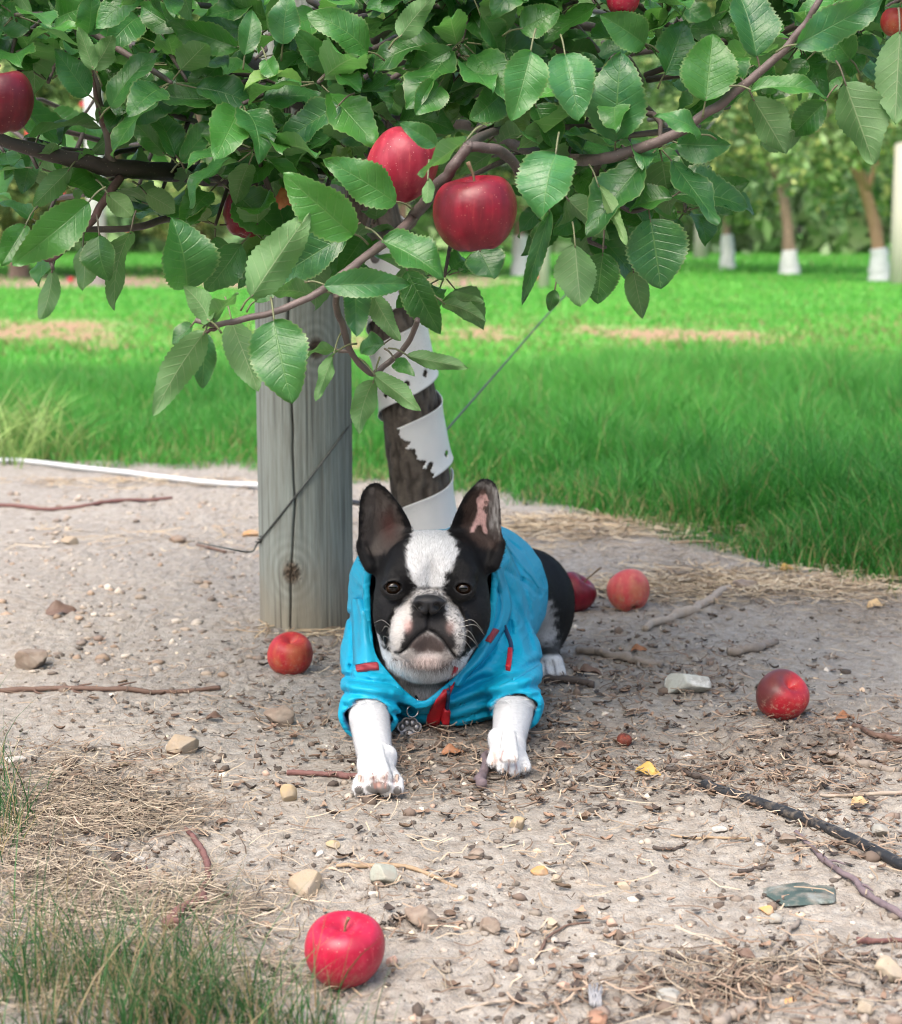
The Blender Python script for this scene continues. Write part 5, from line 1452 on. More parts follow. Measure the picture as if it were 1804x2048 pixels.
    put(rear * (V[:, 2] < .042) * np.exp(-(line_d(px, py, [(1088, 1322), (1094, 1350)]) / 2.2) ** 2) * .8, black * 6)
    put(rear * (V[:, 2] < .042) * np.exp(-(line_d(px, py, [(1106, 1320), (1112, 1348)]) / 2.2) ** 2) * .8, black * 6)
    c = c * (1 + .10 * vnoise(V[:, 0] * 300, V[:, 1] * 300, V[:, 2] * 300, 15))[:, None]
    return np.clip(c, 0, 1), fur
CD, FD = coat(VD, ND)
m = NT('dog_coat', .62); oc = m.coord(); m.col(m.attr('col'))
m.bump(m.noise(m.coord('Object', (1, 1, .6)), 420, 4, .65), .35, .003)
m.b.inputs['Specular IOR Level'].default_value = .22
nose_gloss = m.attr('fur', 'Fac'); m.rough(m.mr(nose_gloss, 0, 1, .32, .62)); M_COAT = m.m
dogb = np.array([-.02, 2.60, 0.0])
dog = obj('dog', mesh_np('dog', VD - dogb, QD, M_COAT, True, {'col': CD}, None, {'fur': FD})); dog.location = dogb
tag(dog, 'black and white bat eared dog in a blue jacket, lying with forelegs stretched out', 'dog')

# eyes
m = NT('eye', .02)
oc = m.coord(); s3 = m.N('SeparateXYZ'); m.L(oc, s3.inputs[0])
rr_ = m.math('SQRT', m.math('ADD', m.math('MULTIPLY', s3.outputs[0], s3.outputs[0]), m.math('MULTIPLY', s3.outputs[2], s3.outputs[2])))
iris = m.ramp(m.math('DIVIDE', rr_, ER), [(0, (.0015, .0012, .0012)), (.38, (.0015, .0012, .0012)), (.46, (.014, .0075, .0045)), (.66, (.028, .015, .008)), (.74, (.010, .007, .006)), (.86, (.30, .26, .24)), (1, (.5, .45, .43))])
m.col(iris); m.b.inputs['Specular IOR Level'].default_value = .5; M_EYE = m.m
th = np.linspace(0, np.pi, 25); ph = np.linspace(0, 2 * np.pi, 48, endpoint=False)
TH, PH_ = np.meshgrid(th[1:-1], ph, indexing='ij')
VE = np.concatenate([np.stack([np.sin(TH) * np.cos(PH_), -np.cos(TH), np.sin(TH) * np.sin(PH_)], -1).reshape(-1, 3), [[0, -1, 0], [0, 1, 0]]])
i, j = np.meshgrid(np.arange(22), np.arange(48), indexing='ij'); k = (j + 1) % 48
QE = np.stack([i * 48 + j, i * 48 + k, (i + 1) * 48 + k, (i + 1) * 48 + j], -1).reshape(-1, 4)
FE = np.concatenate([np.stack([np.full(48, 23 * 48), (np.arange(48) + 1) % 48, np.arange(48)], -1), np.stack([np.full(48, 23 * 48 + 1), 22 * 48 + np.arange(48), 22 * 48 + (np.arange(48) + 1) % 48], -1)])
bulge = (1 + .09 * np.exp(-(np.hypot(VE[:, 0], VE[:, 2]) / .62) ** 4) * (VE[:, 1] < 0))
for q, ((ex, ey), eY, _a, _t) in enumerate(EYES):
    e = obj('eye', mesh_np('eye', VE * bulge[:, None] * (ER - .0004), [QE, FE], M_EYE), dog)
    e.location = PY(ex, ey, eY) - dogb + [0, .0012, 0]
    e.rotation_euler = (R(-9), 0, R(4) if q == 0 else R(-3))

# ------------------------------------------------------------------ JACKET
JX = np.arange(-.205, .205, .0027); JY = np.arange(2.33, 2.99, .003); JZ = np.arange(-.01, .31, .0027)
J = Field(JX, JY, JZ)
J.cap([-.012, 2.62, .118], [.041, 2.84, .122], .124, .1155, .04)
J.ell(PY(880, 1330, 2.60), [.125, .115, .095], .03)
J.ell([-.018, 2.550, .030], [.105, .082, .052], .03)
# upper arms and sleeves
SL0, SL1 = PY(747, 1318, 2.56), PY(737, 1428, 2.405)
SR0, SR1 = PY(1020, 1318, 2.60), PY(1031, 1414, 2.425)
J.cap(SL0, SL1, .047, .0375, .035); J.cap(SR0, SR1, .047, .0350, .035)
# cuffs bunch out a little
J.ell(SL1 + [0, .006, 0], [.040, .012, .040], .012); J.ell(SR1 + [0, .006, 0], [.0375, .012, .0375], .012)
# raised collar round the head
COLL = smooth_poly([(744, 1150), (741, 1205), (744, 1258), (752, 1308), (782, 1350), (815, 1385), (845, 1402), (880, 1378), (920, 1342), (950, 1302), (972, 1245), (981, 1180), (981, 1130), (958, 1105), (862, 1105), (775, 1120)])
def pxf(x, y, z):
    a, b = to_px(x, y, z); return np.broadcast_arrays(a, b)
def collar_outer(x, y, z):
    px, py = pxf(x, y, z)
    return np.maximum(poly_sd(px, py, COLL) * .00070 - .010 - .02 * sstep(2.50, 2.60, y), np.maximum(2.475 - .045 * sstep(1250, 1400, py) - y, y - 2.62))
J.custom([-.16, 2.40, .03], [.12, 2.64, .29], collar_outer, .035)
FOLDS = [([(905, 1390), (960, 1360), (1030, 1345), (1078, 1322)], 9, .0055), ([(900, 1420), (960, 1400), (1010, 1388), (1075, 1372)], 10, .006), ([(890, 1445), (950, 1430), (990, 1415), (1030, 1400)], 8, .005),
         ([(925, 1355), (960, 1330), (985, 1300), (1000, 1262)], 8, .005), ([(1000, 1180), (1018, 1225), (1022, 1262)], 8, .006), ([(985, 1130), (1020, 1190), (1050, 1250), (1065, 1300)], 9, .0055),
         ([(1030, 1120), (1050, 1180), (1060, 1230)], 7, .004), ([(1010, 1140), (1045, 1160), (1078, 1190)], 6, .0035), ([(700, 1230), (708, 1290), (700, 1350)], 7, .0045), ([(718, 1200), (722, 1260), (716, 1310)], 6, .004),
         ([(690, 1352), (730, 1362), (780, 1366), (815, 1385)], 8, .006), ([(690, 1385), (735, 1392), (780, 1400), (820, 1420)], 9, .006), ([(692, 1412), (740, 1408), (790, 1428), (815, 1448)], 7, .0055),
         ([(700, 1332), (725, 1340), (775, 1350)], 6, .004), ([(980, 1425), (1020, 1396), (1075, 1392)], 7, .005), ([(940, 1450), (985, 1440), (1000, 1420)], 7, .005), ([(1040, 1100), (1020, 1080)], 5, .003), ([(835, 1450), (880, 1455), (930, 1462)], 7, .005)]
RIDGE = [([(905, 1405), (965, 1380), (1030, 1366), (1076, 1350)], 10, .005), ([(1008, 1190), (1032, 1250), (1045, 1300)], 10, .004), ([(690, 1370), (740, 1378), (800, 1386)], 9, .005), ([(695, 1428), (735, 1418), (790, 1440)], 7, .0045), ([(985, 1412), (1030, 1404), (1076, 1408)], 7, .0045), ([(995, 1150), (1015, 1120)], 7, .003)]
def folds(x, y, z):
    px, py = pxf(x, y, z)
    o = np.zeros(px.shape)
    for pts, w, a in FOLDS: o = o + a * .95 * np.exp(-(line_d(px, py, pts) / (w * .75)) ** 2)
    for pts, w, a in RIDGE: o = o - a * np.exp(-(line_d(px, py, pts) / w) ** 2)
    return o
J.offset([-.3, 2.3, -.1], [.3, 2.78, .4], folds)
J.offset([-.3, 2.3, -.1], [.3, 3.1, .4], lambda x, y, z: .0013 * (np.abs(fbm(*[np.broadcast_to(v, np.broadcast_shapes(x.shape, y.shape, z.shape)) for v in (x * 17, y * 11, z * 24 + x * 9)], 3, 111)) - .25) + .0009 * vnoise(*np.broadcast_arrays(x * 60, y * 30, z * 80), 112))
TH_ = .0074
outer = J.F.copy()
J.F = np.maximum(outer, -(outer + TH_))
# openings: neck, sleeve ends, hem at the back
def neck_cut(x, y, z):
    px, py = pxf(x, y, z)
    return np.maximum(poly_sd(px, py, COLL) * .00068, y - (2.555))
J.custom([-.2, 2.30, .0], [.16, 2.60, .31], neck_cut, 0, True)
def cuff_cut(P0, P1):
    ax = (P1 - P0) / np.linalg.norm(P1 - P0)
    def f(x, y, z):
        t = (x - P1[0]) * ax[0] + (y - P1[1]) * ax[1] + (z - P1[2]) * ax[2]
        rr = np.sqrt((x - P1[0]) ** 2 + (y - P1[1]) ** 2 + (z - P1[2]) ** 2)
        return np.maximum(-(t - .008), rr - .075)
    J.custom(P1 - .08, P1 + .08, f, 0, True)
cuff_cut(SL0, SL1); cuff_cut(SR0, SR1)
J.custom([-.3, 2.7, -.1], [.3, 3.2, .4], lambda x, y, z: 2.868 + .10 * (z - .12) + .008 * np.sin(z * 60) - y + 0 * x, 0, True)
J.custom([-.3, 2.2, -.1], [.3, 3.2, .02], lambda x, y, z: (z - .0025) + 0 * x + 0 * y, 0, True)
VJ, QJ = surface_nets(J.F, J.xs, J.ys, J.zs)
VJ = taubin(VJ, QJ, 4)
NJ = vnormals(VJ, QJ)
# lining side: the surface whose outward normal points into the jacket
so = np.array([(np.clip(np.searchsorted(a, VJ[:, n_]), 0, len(a) - 1)) for n_, a in enumerate((J.xs, J.ys, J.zs))])
inner = sstep(-TH_ * .55, -TH_ * .95, outer[so[0], so[1], so[2]])
pxj, pyj = to_px(VJ[:, 0], VJ[:, 1], VJ[:, 2])
cyan = np.array([.003, .355, .56]); navy = np.array([.016, .055, .15])
cj = cyan * (1 - inner[:, None]) + navy * inner[:, None]
SEAMS = [[(1008, 1082), (1040, 1150), (1075, 1170)], [(985, 1115), (1002, 1180), (1018, 1240)], [(728, 1180), (716, 1240), (722, 1330)], [(1000, 1372), (1075, 1330)]]
sm = np.zeros(len(VJ))
for s_ in SEAMS: sm = np.maximum(sm, np.exp(-(line_d(pxj, pyj, s_) / 1.5) ** 2))
cj = cj * (1 - .35 * sm[:, None])
m = NT('jacket_nylon', .50); oc = m.coord()
m.col(m.mix(m.math('MULTIPLY', m.mr(m.noise(oc, 18, 4), .4, .7), .25), m.attr('col'), (.003, .27, .47)))
m.bump(m.noise(oc, 900, 2), .15, .001); m.bump(m.noise(m.coord('Object', (1, .6, 1.3)), 46, 4, .55), .07, .006)
for sc_, di in ((9, .8), (16, 1.2)):
    cr_ = m.math('POWER', m.math('SUBTRACT', 1, m.math('ABSOLUTE', m.math('MULTIPLY', m.math('SUBTRACT', m.noise(m.coord('Object', (1, .6, 1.5)), sc_, 2, .5, di), .5), 5.5))), 2.0)
    m.bump(cr_, .20, .006)
m.b.inputs['Specular IOR Level'].default_value = .35; M_JACK = m.m
jacket = obj('jacket', mesh_np('jacket', VJ - dogb, QJ, M_JACK, True, {'col': cj}), dog)
jacket['label'] = 'turquoise blue zip jacket with red trims'
BJ = BVHTree.FromPolygons([tuple(v) for v in VJ], [tuple(q) for q in QJ])
BD = BVHTree.FromPolygons([tuple(v) for v in VD], [tuple(q) for q in QD])
def on_surf(px, py, lift=.002, trees=(BJ,)):
    d = Vector(ray(px, py)).normalized(); o = Vector((0, 0, CAM_H)); best = None
    for t in trees:
        h = t.ray_cast(o, d)
        if h[0] is not None and (best is None or h[3] < best[3]): best = h
    if best is None: return np.array(PY(px, py, 2.5)), np.array([0, -1, 0])
    n = np.array(best[1]);
    if n @ np.array(d) > 0: n = -n
    return np.array(best[0]) + n * lift, n
def ribbon(pts, wpx, lift, thick=.0018, n=24, ends=1.0, trees=(BJ, BD)):
    """a flat strip laid along the cloth: centre line and width in the photograph, its body on the cloth itself"""
    Pp = catmull([(a, b, 0) for a, b in pts], n)[:, :2]
    T = np.gradient(Pp, axis=0); T /= np.linalg.norm(T, axis=1)[:, None]
    Nn = np.stack([-T[:, 1], T[:, 0]], -1)
    wv = np.interp(np.linspace(0, 1, n), np.linspace(0, 1, len(wpx)), wpx) if hasattr(wpx, '__len__') else np.full(n, wpx)
    rows = []
    for i in range(n):
        row = []
        for u in (-1, -.5, 0, .5, 1):
            q = Pp[i] + Nn[i] * u * wv[i] * .5
            p, nn = on_surf(q[0], q[1], 0, trees); row.append((p, nn))
        rows.append(row)
    P = np.array([[r[0] for r in row] for row in rows]); Nr = np.array([[r[1] for r in row] for row in rows]).mean((0, 1)); Nr /= np.linalg.norm(Nr)
    for _ in range(2): P[1:-1] = (P[:-2] + P[1:-1] * 2 + P[2:]) / 4
    top = P + Nr * (lift + thick); bot = P + Nr * (lift - .004)
    prof = np.array([0, 1, 1, 1, 0])[None, :, None] * .0004
    top = top + Nr * prof
    V = np.concatenate([top.reshape(-1, 3), bot.reshape(-1, 3)])
    F = []
    for i in range(n - 1):
        for j in range(4):
            a = i * 5 + j; F.append([a, a + 1, a + 6, a + 5])
        F.append([i * 5, i * 5 + 5, n * 5 + i * 5 + 5, n * 5 + i * 5]); F.append([i * 5 + 4, n * 5 + i * 5 + 4, n * 5 + i * 5 + 9, i * 5 + 9])
    F.append([0, n * 5, n * 5 + 2, 2]); F.append([2, n * 5 + 2, n * 5 + 4, 4])
    e = (n - 1) * 5; F.append([e, e + 2, n * 5 + e + 2, n * 5 + e]); F.append([e + 2, e + 4, n * 5 + e + 4, n * 5 + e + 2])
    return V, np.array(F)
m = NT('red_trim', .5); oc = m.coord(); m.col(m.mix(m.noise(oc, 200, 3), (.40, .010, .018), (.55, .020, .030))); m.bump(m.noise(oc, 900, 2), .3, .001); M_RTRIM = m.m
m = NT('red_dark_trim', .6); oc = m.coord(); m.col(m.mix(m.noise(oc, 200, 3), (.25, .02, .035), (.33, .04, .05))); M_RDARK = m.m
M_JACKP = NT('flap_nylon', .5).col((.003, .33, .53)).m
m = NT('cord_navy', .6); m.col((.010, .045, .11)); M_CORD = m.m
def jpart(name, V, F, mat, par=jacket, sm=True):
    return obj(name, mesh_np(name, V - dogb, F, mat, sm), par)
V, F = ribbon([(911, 1332), (902, 1362), (890, 1388), (880, 1408), (868, 1432), (860, 1458)], [7, 11, 15, 24, 25, 24], .003, n=30); jpart('zip_flap', V, F, M_RTRIM)
V, F = ribbon([(890, 1412), (886, 1438)], [12, 13], .009, .004, 10); zp = jpart('zip_pull', V, F, M_RTRIM)
V, F = ribbon([(893, 1366), (893, 1390), (890, 1414)], 5, .009, .002, 12); jpart('zip_cord', V, F, M_CORD, zp)
V, F = ribbon([(715, 1338), (758, 1334)], 13, .003, .003, 12); jpart('collar_trim', V, F, M_RDARK)
V, F = ribbon([(990, 1258), (973, 1283)], 7, .002, .003, 10); jpart('toggle', V, F, M_RDARK)
V, F = ribbon([(1021, 1304), (1019, 1325), (1016, 1342)], 9, .003, .005, 12); tg = jpart('toggle', V, F, M_RTRIM)
V, F = ribbon([(1006, 1252), (1011, 1265), (1019, 1285), (1021, 1304)], 4, .003, .002, 14); jpart('drawcord', V, F, M_CORD, tg)
V, F = ribbon([(990, 1128), (1004, 1175), (1010, 1215), (1000, 1250), (972, 1298), (930, 1345), (912, 1372)], [10, 16, 17, 15, 14, 12, 9], .0015, .003, 46, trees=(BJ,)); jpart('placket', V, F, M_JACKP)
V, F = ribbon([(1012, 1088), (1040, 1128), (1062, 1152), (1078, 1176)], 5, .0008, .0012, 24, trees=(BJ,)); jpart('shoulder_seam', V, F, M_JACKP)
V, F = ribbon([(1026, 1360), (1050, 1346), (1076, 1330)], 4, .0008, .0012, 16, trees=(BJ,)); jpart('sleeve_seam', V, F, M_JACKP)
# collar flap on the left, hanging beside the head
V, F = ribbon([(716, 1200), (722, 1240), (726, 1285), (733, 1328)], [16, 24, 30, 40], .002, .004, 22, trees=(BJ,)); jpart('collar_flap', V, F, M_JACKP)

# ------------------------------------------------------------------ fur: short hairs standing just off the skin where the dog shows
tri = QD
vis = (outer_in := None)
ctr = VD[QD].mean(1); nrm = ND[QD].mean(1); nrm /= np.linalg.norm(nrm, axis=1)[:, None]
e1 = VD[QD[:, 2]] - VD[QD[:, 0]]; e2 = VD[QD[:, 3]] - VD[QD[:, 1]]
area = .5 * np.linalg.norm(np.cross(e1, e2), axis=1)
ji = [np.clip(np.searchsorted(a, ctr[:, n_]), 0, len(a) - 1) for n_, a in enumerate((J.xs, J.ys, J.zs))]
inj = outer[ji[0], ji[1], ji[2]] < -.012
pxc, pyc = to_px(ctr[:, 0], ctr[:, 1], ctr[:, 2])
headc = (ctr[:, 1] < 2.55) & (pyc < 1410)
okf = (~inj | headc) & (FD[QD].mean(1) > .5) & (ctr[:, 2] > .002) & (ctr[:, 1] < 3.04) & (nrm[:, 1] < .55)
ear_z = (pyc < 1085) & (ctr[:, 1] > 2.43)
w = area * okf * np.where(ear_z, .7, 1)
w /= w.sum()
NH = 130000
fi = rng.choice(len(QD), NH, p=w)
u_, v_ = rng.random((NH, 1)), rng.random((NH, 1))
q0, q1, q2, q3 = [VD[QD[fi, k_]] for k_ in range(4)]
P0 = (q0 * (1 - u_) + q1 * u_) * (1 - v_) + (q3 * (1 - u_) + q2 * u_) * v_
n0 = nrm[fi]; ph_, pv_ = pxc[fi], pyc[fi]
flow = np.zeros((NH, 3))
hd = headc[fi]
dx_, dy_ = ph_ - 857, pv_ - 1212
ln_ = np.hypot(dx_, dy_) + 1
flow[:, 0] = np.where(hd, dx_ / ln_ * .8, .15 * rng.standard_normal(NH)); flow[:, 2] = np.where(hd, -dy_ / ln_ * .8, -.7); flow[:, 1] = np.where(hd, .55, -.5)
er = ear_z[fi]; flow[er] = np.array([0, .05, 1.0]); flow[er, 0] = np.where(ph_[er] < 860, -.25, .25)
thr = hd & (pv_ > 1318); flow[thr] = np.array([0, -.1, -1.0])
flow += rng.normal(0, .28, (NH, 3))
flow -= n0 * (flow * n0).sum(1, keepdims=True); flow /= np.linalg.norm(flow, axis=1)[:, None] + 1e-9
Lh = rng.uniform(.0035, .0080, NH)
Lh = np.where(thr, Lh * 1.9, Lh); Lh = np.where((pv_ < 1180) & (pv_ > 1065) & (np.abs(ph_ - 862) < 60), Lh * 1.25, Lh)
Lh = np.where(hd & (pv_ > 1180) & (np.abs(ph_ - 857) < 85) & ~thr, Lh * .7, Lh)
lift = np.where(thr, .30, .20)[:, None]
dirn = flow + n0 * lift; dirn /= np.linalg.norm(dirn, axis=1)[:, None]
sd_ = np.cross(dirn, n0); sd_ /= np.linalg.norm(sd_, axis=1)[:, None] + 1e-9
wd_ = rng.uniform(.00022, .00042, NH)[:, None]
base_ = P0 - n0 * .0006
Vh = np.stack([base_ - sd_ * wd_, base_ + sd_ * wd_, P0 + dirn * Lh[:, None] + n0 * .0002], 1).reshape(-1, 3)
ch = CD[QD[fi]].mean(1) * rng.uniform(.6, 1.4, (NH, 1))
fur_o = obj('fur', mesh_np('fur', Vh - dogb, np.arange(3 * NH).reshape(NH, 3), None, True, {'col': np.repeat(ch, 3, 0)}), dog)
m = NT('fur_hair', .6); m.col(m.attr('col')); m.b.inputs['Specular IOR Level'].default_value = .3; fur_o.data.materials.append(m.m)
# whiskers
m = NT('whisker', .4); m.col((.62, .60, .56))
for a_, b_, c_ in [((783, 1256), (765, 1240), (748, 1246)), ((784, 1266), (772, 1252), (764, 1262)), ((780, 1280), (768, 1272), (766, 1285)), ((921, 1254), (950, 1250), (969, 1270)), ((921, 1245), (945, 1240), (966, 1262)), ((917, 1266), (940, 1275), (958, 1296)), ((923, 1270), (938, 1262), (955, 1288)), ((915, 1280), (930, 1282), (944, 1300)), ((790, 1290), (778, 1290), (772, 1300))]:
    p, n_ = on_surf(a_[0], a_[1], -.001, (BD,))
    Y = p[1]
    V, F = tube(catmull([p, PY(b_[0], b_[1], Y - .012), PY(c_[0], c_[1], Y + .004)], 10), np.linspace(.00028, .00012, 10), 5)
    obj('whisker', mesh_np('whisker', V - dogb, F, m.m), dog)
# claws
m = NT('claw', .35); m.col((.44, .34, .28)); M_CLAW = m.m
for px, py, Y in [(719, 1561, 2.158), (744, 1551, 2.145), (768, 1551, 2.145), (794, 1560, 2.158), (984, 1526, 2.248), (1006, 1541, 2.233), (1030, 1545, 2.231), (1051, 1538, 2.240)]:
    p = PY(px, py, Y)
    V, F = tube(catmull([p + [0, .010, .002], p + [0, .004, .001], p + [0, -.0005, -.003]], 8), np.linspace(.0028, .0009, 8), 8)
    obj('claw', mesh_np('claw', V - dogb, F, M_CLAW), dog)

# ------------------------------------------------------------------ tag on the dog's collar
m = NT('tag_metal', .38); oc = m.coord(); m.col(m.mix(m.noise(oc, 300, 3), (.16, .155, .155), (.27, .26, .26))); m.b.inputs['Metallic'].default_value = .75; M_TAG = m.m
m = NT('ring_steel', .22); m.col((.62, .62, .62)); m.b.inputs['Metallic'].default_value = 1; M_STEEL = m.m
tp, _n = on_surf(819, 1470, .0); tY = PY(819, 1400, 2.455)[1]
tgp = PY(818, 1462, 2.452); tgb = empty('dog_tag', tgp)
tag(tgb, 'grey metal paw shaped tag on a steel ring hanging below the dog chin', 'dog tag')
s_ = sc(2.45)
paw = []
import itertools
outl = []
for a in np.linspace(0, 2 * np.pi, 72, endpoint=False):
    best = 0
    for cx_, cy_, rr in [(0, -6, 19), (-15, 9, 10.5), (-5.5, 17, 11), (7, 17, 11), (16, 8, 10.5)]:
        d = np.array([math.cos(a), math.sin(a)]); b_ = cx_ * d[0] + cy_ * d[1]; q = rr * rr - (cx_ ** 2 + cy_ ** 2 - b_ ** 2)
        if q > 0: best = max(best, b_ + math.sqrt(q))
    outl.append((best * math.cos(a) * s_, best * math.sin(a) * s_))
outl = np.array(outl)
yy = np.array([-.0012, .0012]); n_ = len(outl)
layers = []
for yv, k_ in ((-.0006, .94), (-.0014, .90), (-.0014, 0), (.0012, .95), (.0012, 0)):
    pass
rings_ = [(-.0016, .0), (-.0016, .86), (-.0022, .90), (-.0022, .97), (-.0012, 1.0), (.0010, 1.0), (.0014, .95), (.0014, 0)]
V = np.vstack([np.stack([outl[:, 0] * k_, np.full(n_, yv), outl[:, 1] * k_], -1) for yv, k_ in rings_])
F = np.array([[r0 * n_ + j, (r0 + 1) * n_ + j, (r0 + 1) * n_ + (j + 1) % n_, r0 * n_ + (j + 1) % n_] for r0 in range(len(rings_) - 1) for j in range(n_)])
tl_ = Matrix.Rotation(R(-18), 3, 'X'); V = V @ np.array(tl_).T
pl = obj('plate', mesh_np('plate', V, F, M_TAG), tgb)
mb = MB()
for cx_, cy_, rx, ry in [(0, -7, 12, 10), (-14, 8, 6, 7.5), (-5, 16, 6, 7.5), (6.5, 16, 6, 7.5), (15, 7, 6, 7.5)]:
    v0, f0 = I2; vv_ = v0 * np.array([rx * s_, .0016, ry * s_]) + np.array([cx_ * s_, -.0022, cy_ * s_]); mb.add(vv_ @ np.array(tl_).T, f0)
obj('raised_paw', mb.mesh('raised_paw', M_TAG), pl)
def torus(c, R0, r0, nrm_, n=36, k=10):
    a = np.linspace(0, 2 * np.pi, n + 1)
    nrm_ = np.array(nrm_, float); nrm_ /= np.linalg.norm(nrm_); u = np.cross(nrm_, [0, 0, 1.]); u = u / np.linalg.norm(u); v = np.cross(nrm_, u)
    return tube(np.array(c) + R0 * (np.cos(a)[:, None] * u + np.sin(a)[:, None] * v), r0, k, False)
rc = PY(825, 1422, 2.446) - tgp
V, F = torus(rc, 12 * s_, .0011, (.35, -1, .1)); obj('ring', mesh_np('ring', V, F, M_STEEL), tgb)
V, F = tube(catmull([PY(832, 1392, 2.452) - tgp, PY(836, 1400, 2.440) - tgp, PY(832, 1412, 2.442) - tgp, PY(824, 1408, 2.450) - tgp], 16), .0014, 8); obj('clip', mesh_np('clip', V, F, M_STEEL), tgb)

# ================================================================== WIRES, HOSE, PIPE
m = NT('wire_steel', .5); oc = m.coord(); m.col(m.mix(m.noise(oc, 60, 3), (.06, .065, .06), (.14, .145, .135))); m.b.inputs['Metallic'].default_value = .5; M_WIRE = m.m
def around_post(px, py, lift=.003):
    z = PY(px, py, pb[1] - .06)[2]; s0 = (px - 605) / 92.5
    s0 = max(-1.02, min(1.02, s0)); a = math.asin(max(-1, min(1, s0)))
    return np.array([pb[0] + math.sin(a) * (PR + lift), pb[1] - math.cos(a) * (PR + lift), z])
wp = [around_post(514, 1098), around_post(530, 1075), around_post(560, 1035), around_post(605, 975), around_post(650, 915), around_post(685, 866), around_post(698, 848)]
pts = [PG(396, 1085, .004), PY(450, 1096, pb[1] + .02), PY(500, 1104, pb[1] - .02)] + wp + [PY(740, 795, 3.17), PY(770, 750, 3.22), PY(860, 880, 3.32) * 0 + PY(815, 690, 3.28)]
V, F = tube(catmull(pts, 90), .0016, 8)
b = np.array(pts[0]); o = obj('wire', mesh_np('wire', V - b, F, M_WIRE)); o.location = b
tag(o, 'thin steel wire wrapped slantwise across the grey post', 'wire')
mb = MB()
tw_ = around_post(520, 1088, .004)
for q in range(3):
    c = tw_ + np.array([0.004 * q, -.002, .005 * q]); V, F = tube(c + .0045 * np.stack([np.cos(np.linspace(0, 7, 20)), .6 * np.sin(np.linspace(0, 7, 20)), .25 * np.linspace(-1, 1, 20)], -1), .0013, 6); mb.add(V - b, F)
obj('knot', mb.mesh('knot', M_WIRE), o)
pts = [PY(895, 858, 3.55), PY(1000, 738, 3.9), PY(1110, 612, 4.2), PY(1165, 556, 4.35), PY(1235, 475, 4.5)]
pts = [PY(840, 925, 3.42)] + pts + [PY(1340, 350, 4.7), PY(1500, 150, 5.0), PY(1700, -120, 5.3)]
V, F = tube(catmull(pts, 60), .0019, 8)
o = obj('guy_wire', mesh_np('guy_wire', V - pts[0], F, M_WIRE)); o.location = pts[0]
tag(o, 'blurred guy wire slanting up over the lawn behind the trunk', 'wire')
m = NT('black_hose', .55); oc = m.coord()
m.col(m.mix(m.math('MULTIPLY', m.mr(m.noise(oc, 70, 4, .7), .5, .68), .6), (.016, .018, .022), (.20, .165, .13))); m.bump(m.noise(oc, 200, 3), .3, .002); M_HOSE = m.m
def lay(pts, lift, n=60):
    P = np.array([PG(a, b) for a, b in pts]); Pc = catmull(P, n)
    Pc[:, 2] = gz(Pc[:, 0], Pc[:, 1]) + lift
    k = np.ones(7) / 7; z = np.convolve(np.pad(Pc[:, 2], 3, 'edge'), k, 'valid'); Pc[:, 2] = z
    return Pc
P = lay([(1400, 1575), (1430, 1594), (1500, 1618), (1575, 1645), (1650, 1678), (1725, 1713), (1804, 1752), (1900, 1805), (2020, 1870)], .0062, 90)
P[:, 2] = np.convolve(np.pad(P[:, 2], 12, 'edge'), np.ones(25) / 25, 'valid')
P[:6, 2] -= np.linspace(.009, 0, 6)
V, F = tube(P, .0064, 16)
o = obj('irrigation_hose', mesh_np('irrigation_hose', V - P[0], F, M_HOSE)); o.location = P[0]
tag(o, 'black irrigation hose with mud on it, coming out of the soil at the right', 'hose')
P = np.array([PY(640, 998, 3.6), PY(700, 1004, 3.55), PY(728, 1008, 3.5)]); P[:, 2] = P[:, 2]
V, F = tube(catmull(P, 12), .0055, 10)
o = obj('drip_line', mesh_np('drip_line', V - P[0], F, M_HOSE)); o.location = P[0]
tag(o, 'short piece of black drip line between the grey post and the dog ear', 'hose')
m = NT('white_pipe', .35); oc = m.coord(); m.col(m.mix(m.noise(oc, 12, 4), (.44, .46, .48), (.58, .60, .62))); M_PIPE = m.m
P = lay([(-160, 905), (0, 929), (180, 947), (360, 968), (520, 988), (560, 993)], .012, 50)
V, F = tube(P, .0076, 16)
o = obj('white_pipe', mesh_np('white_pipe', V - P[0], F, M_PIPE)); o.location = P[0]
tag(o, 'thin white pipe lying along the lawn edge left of the post', 'pipe')

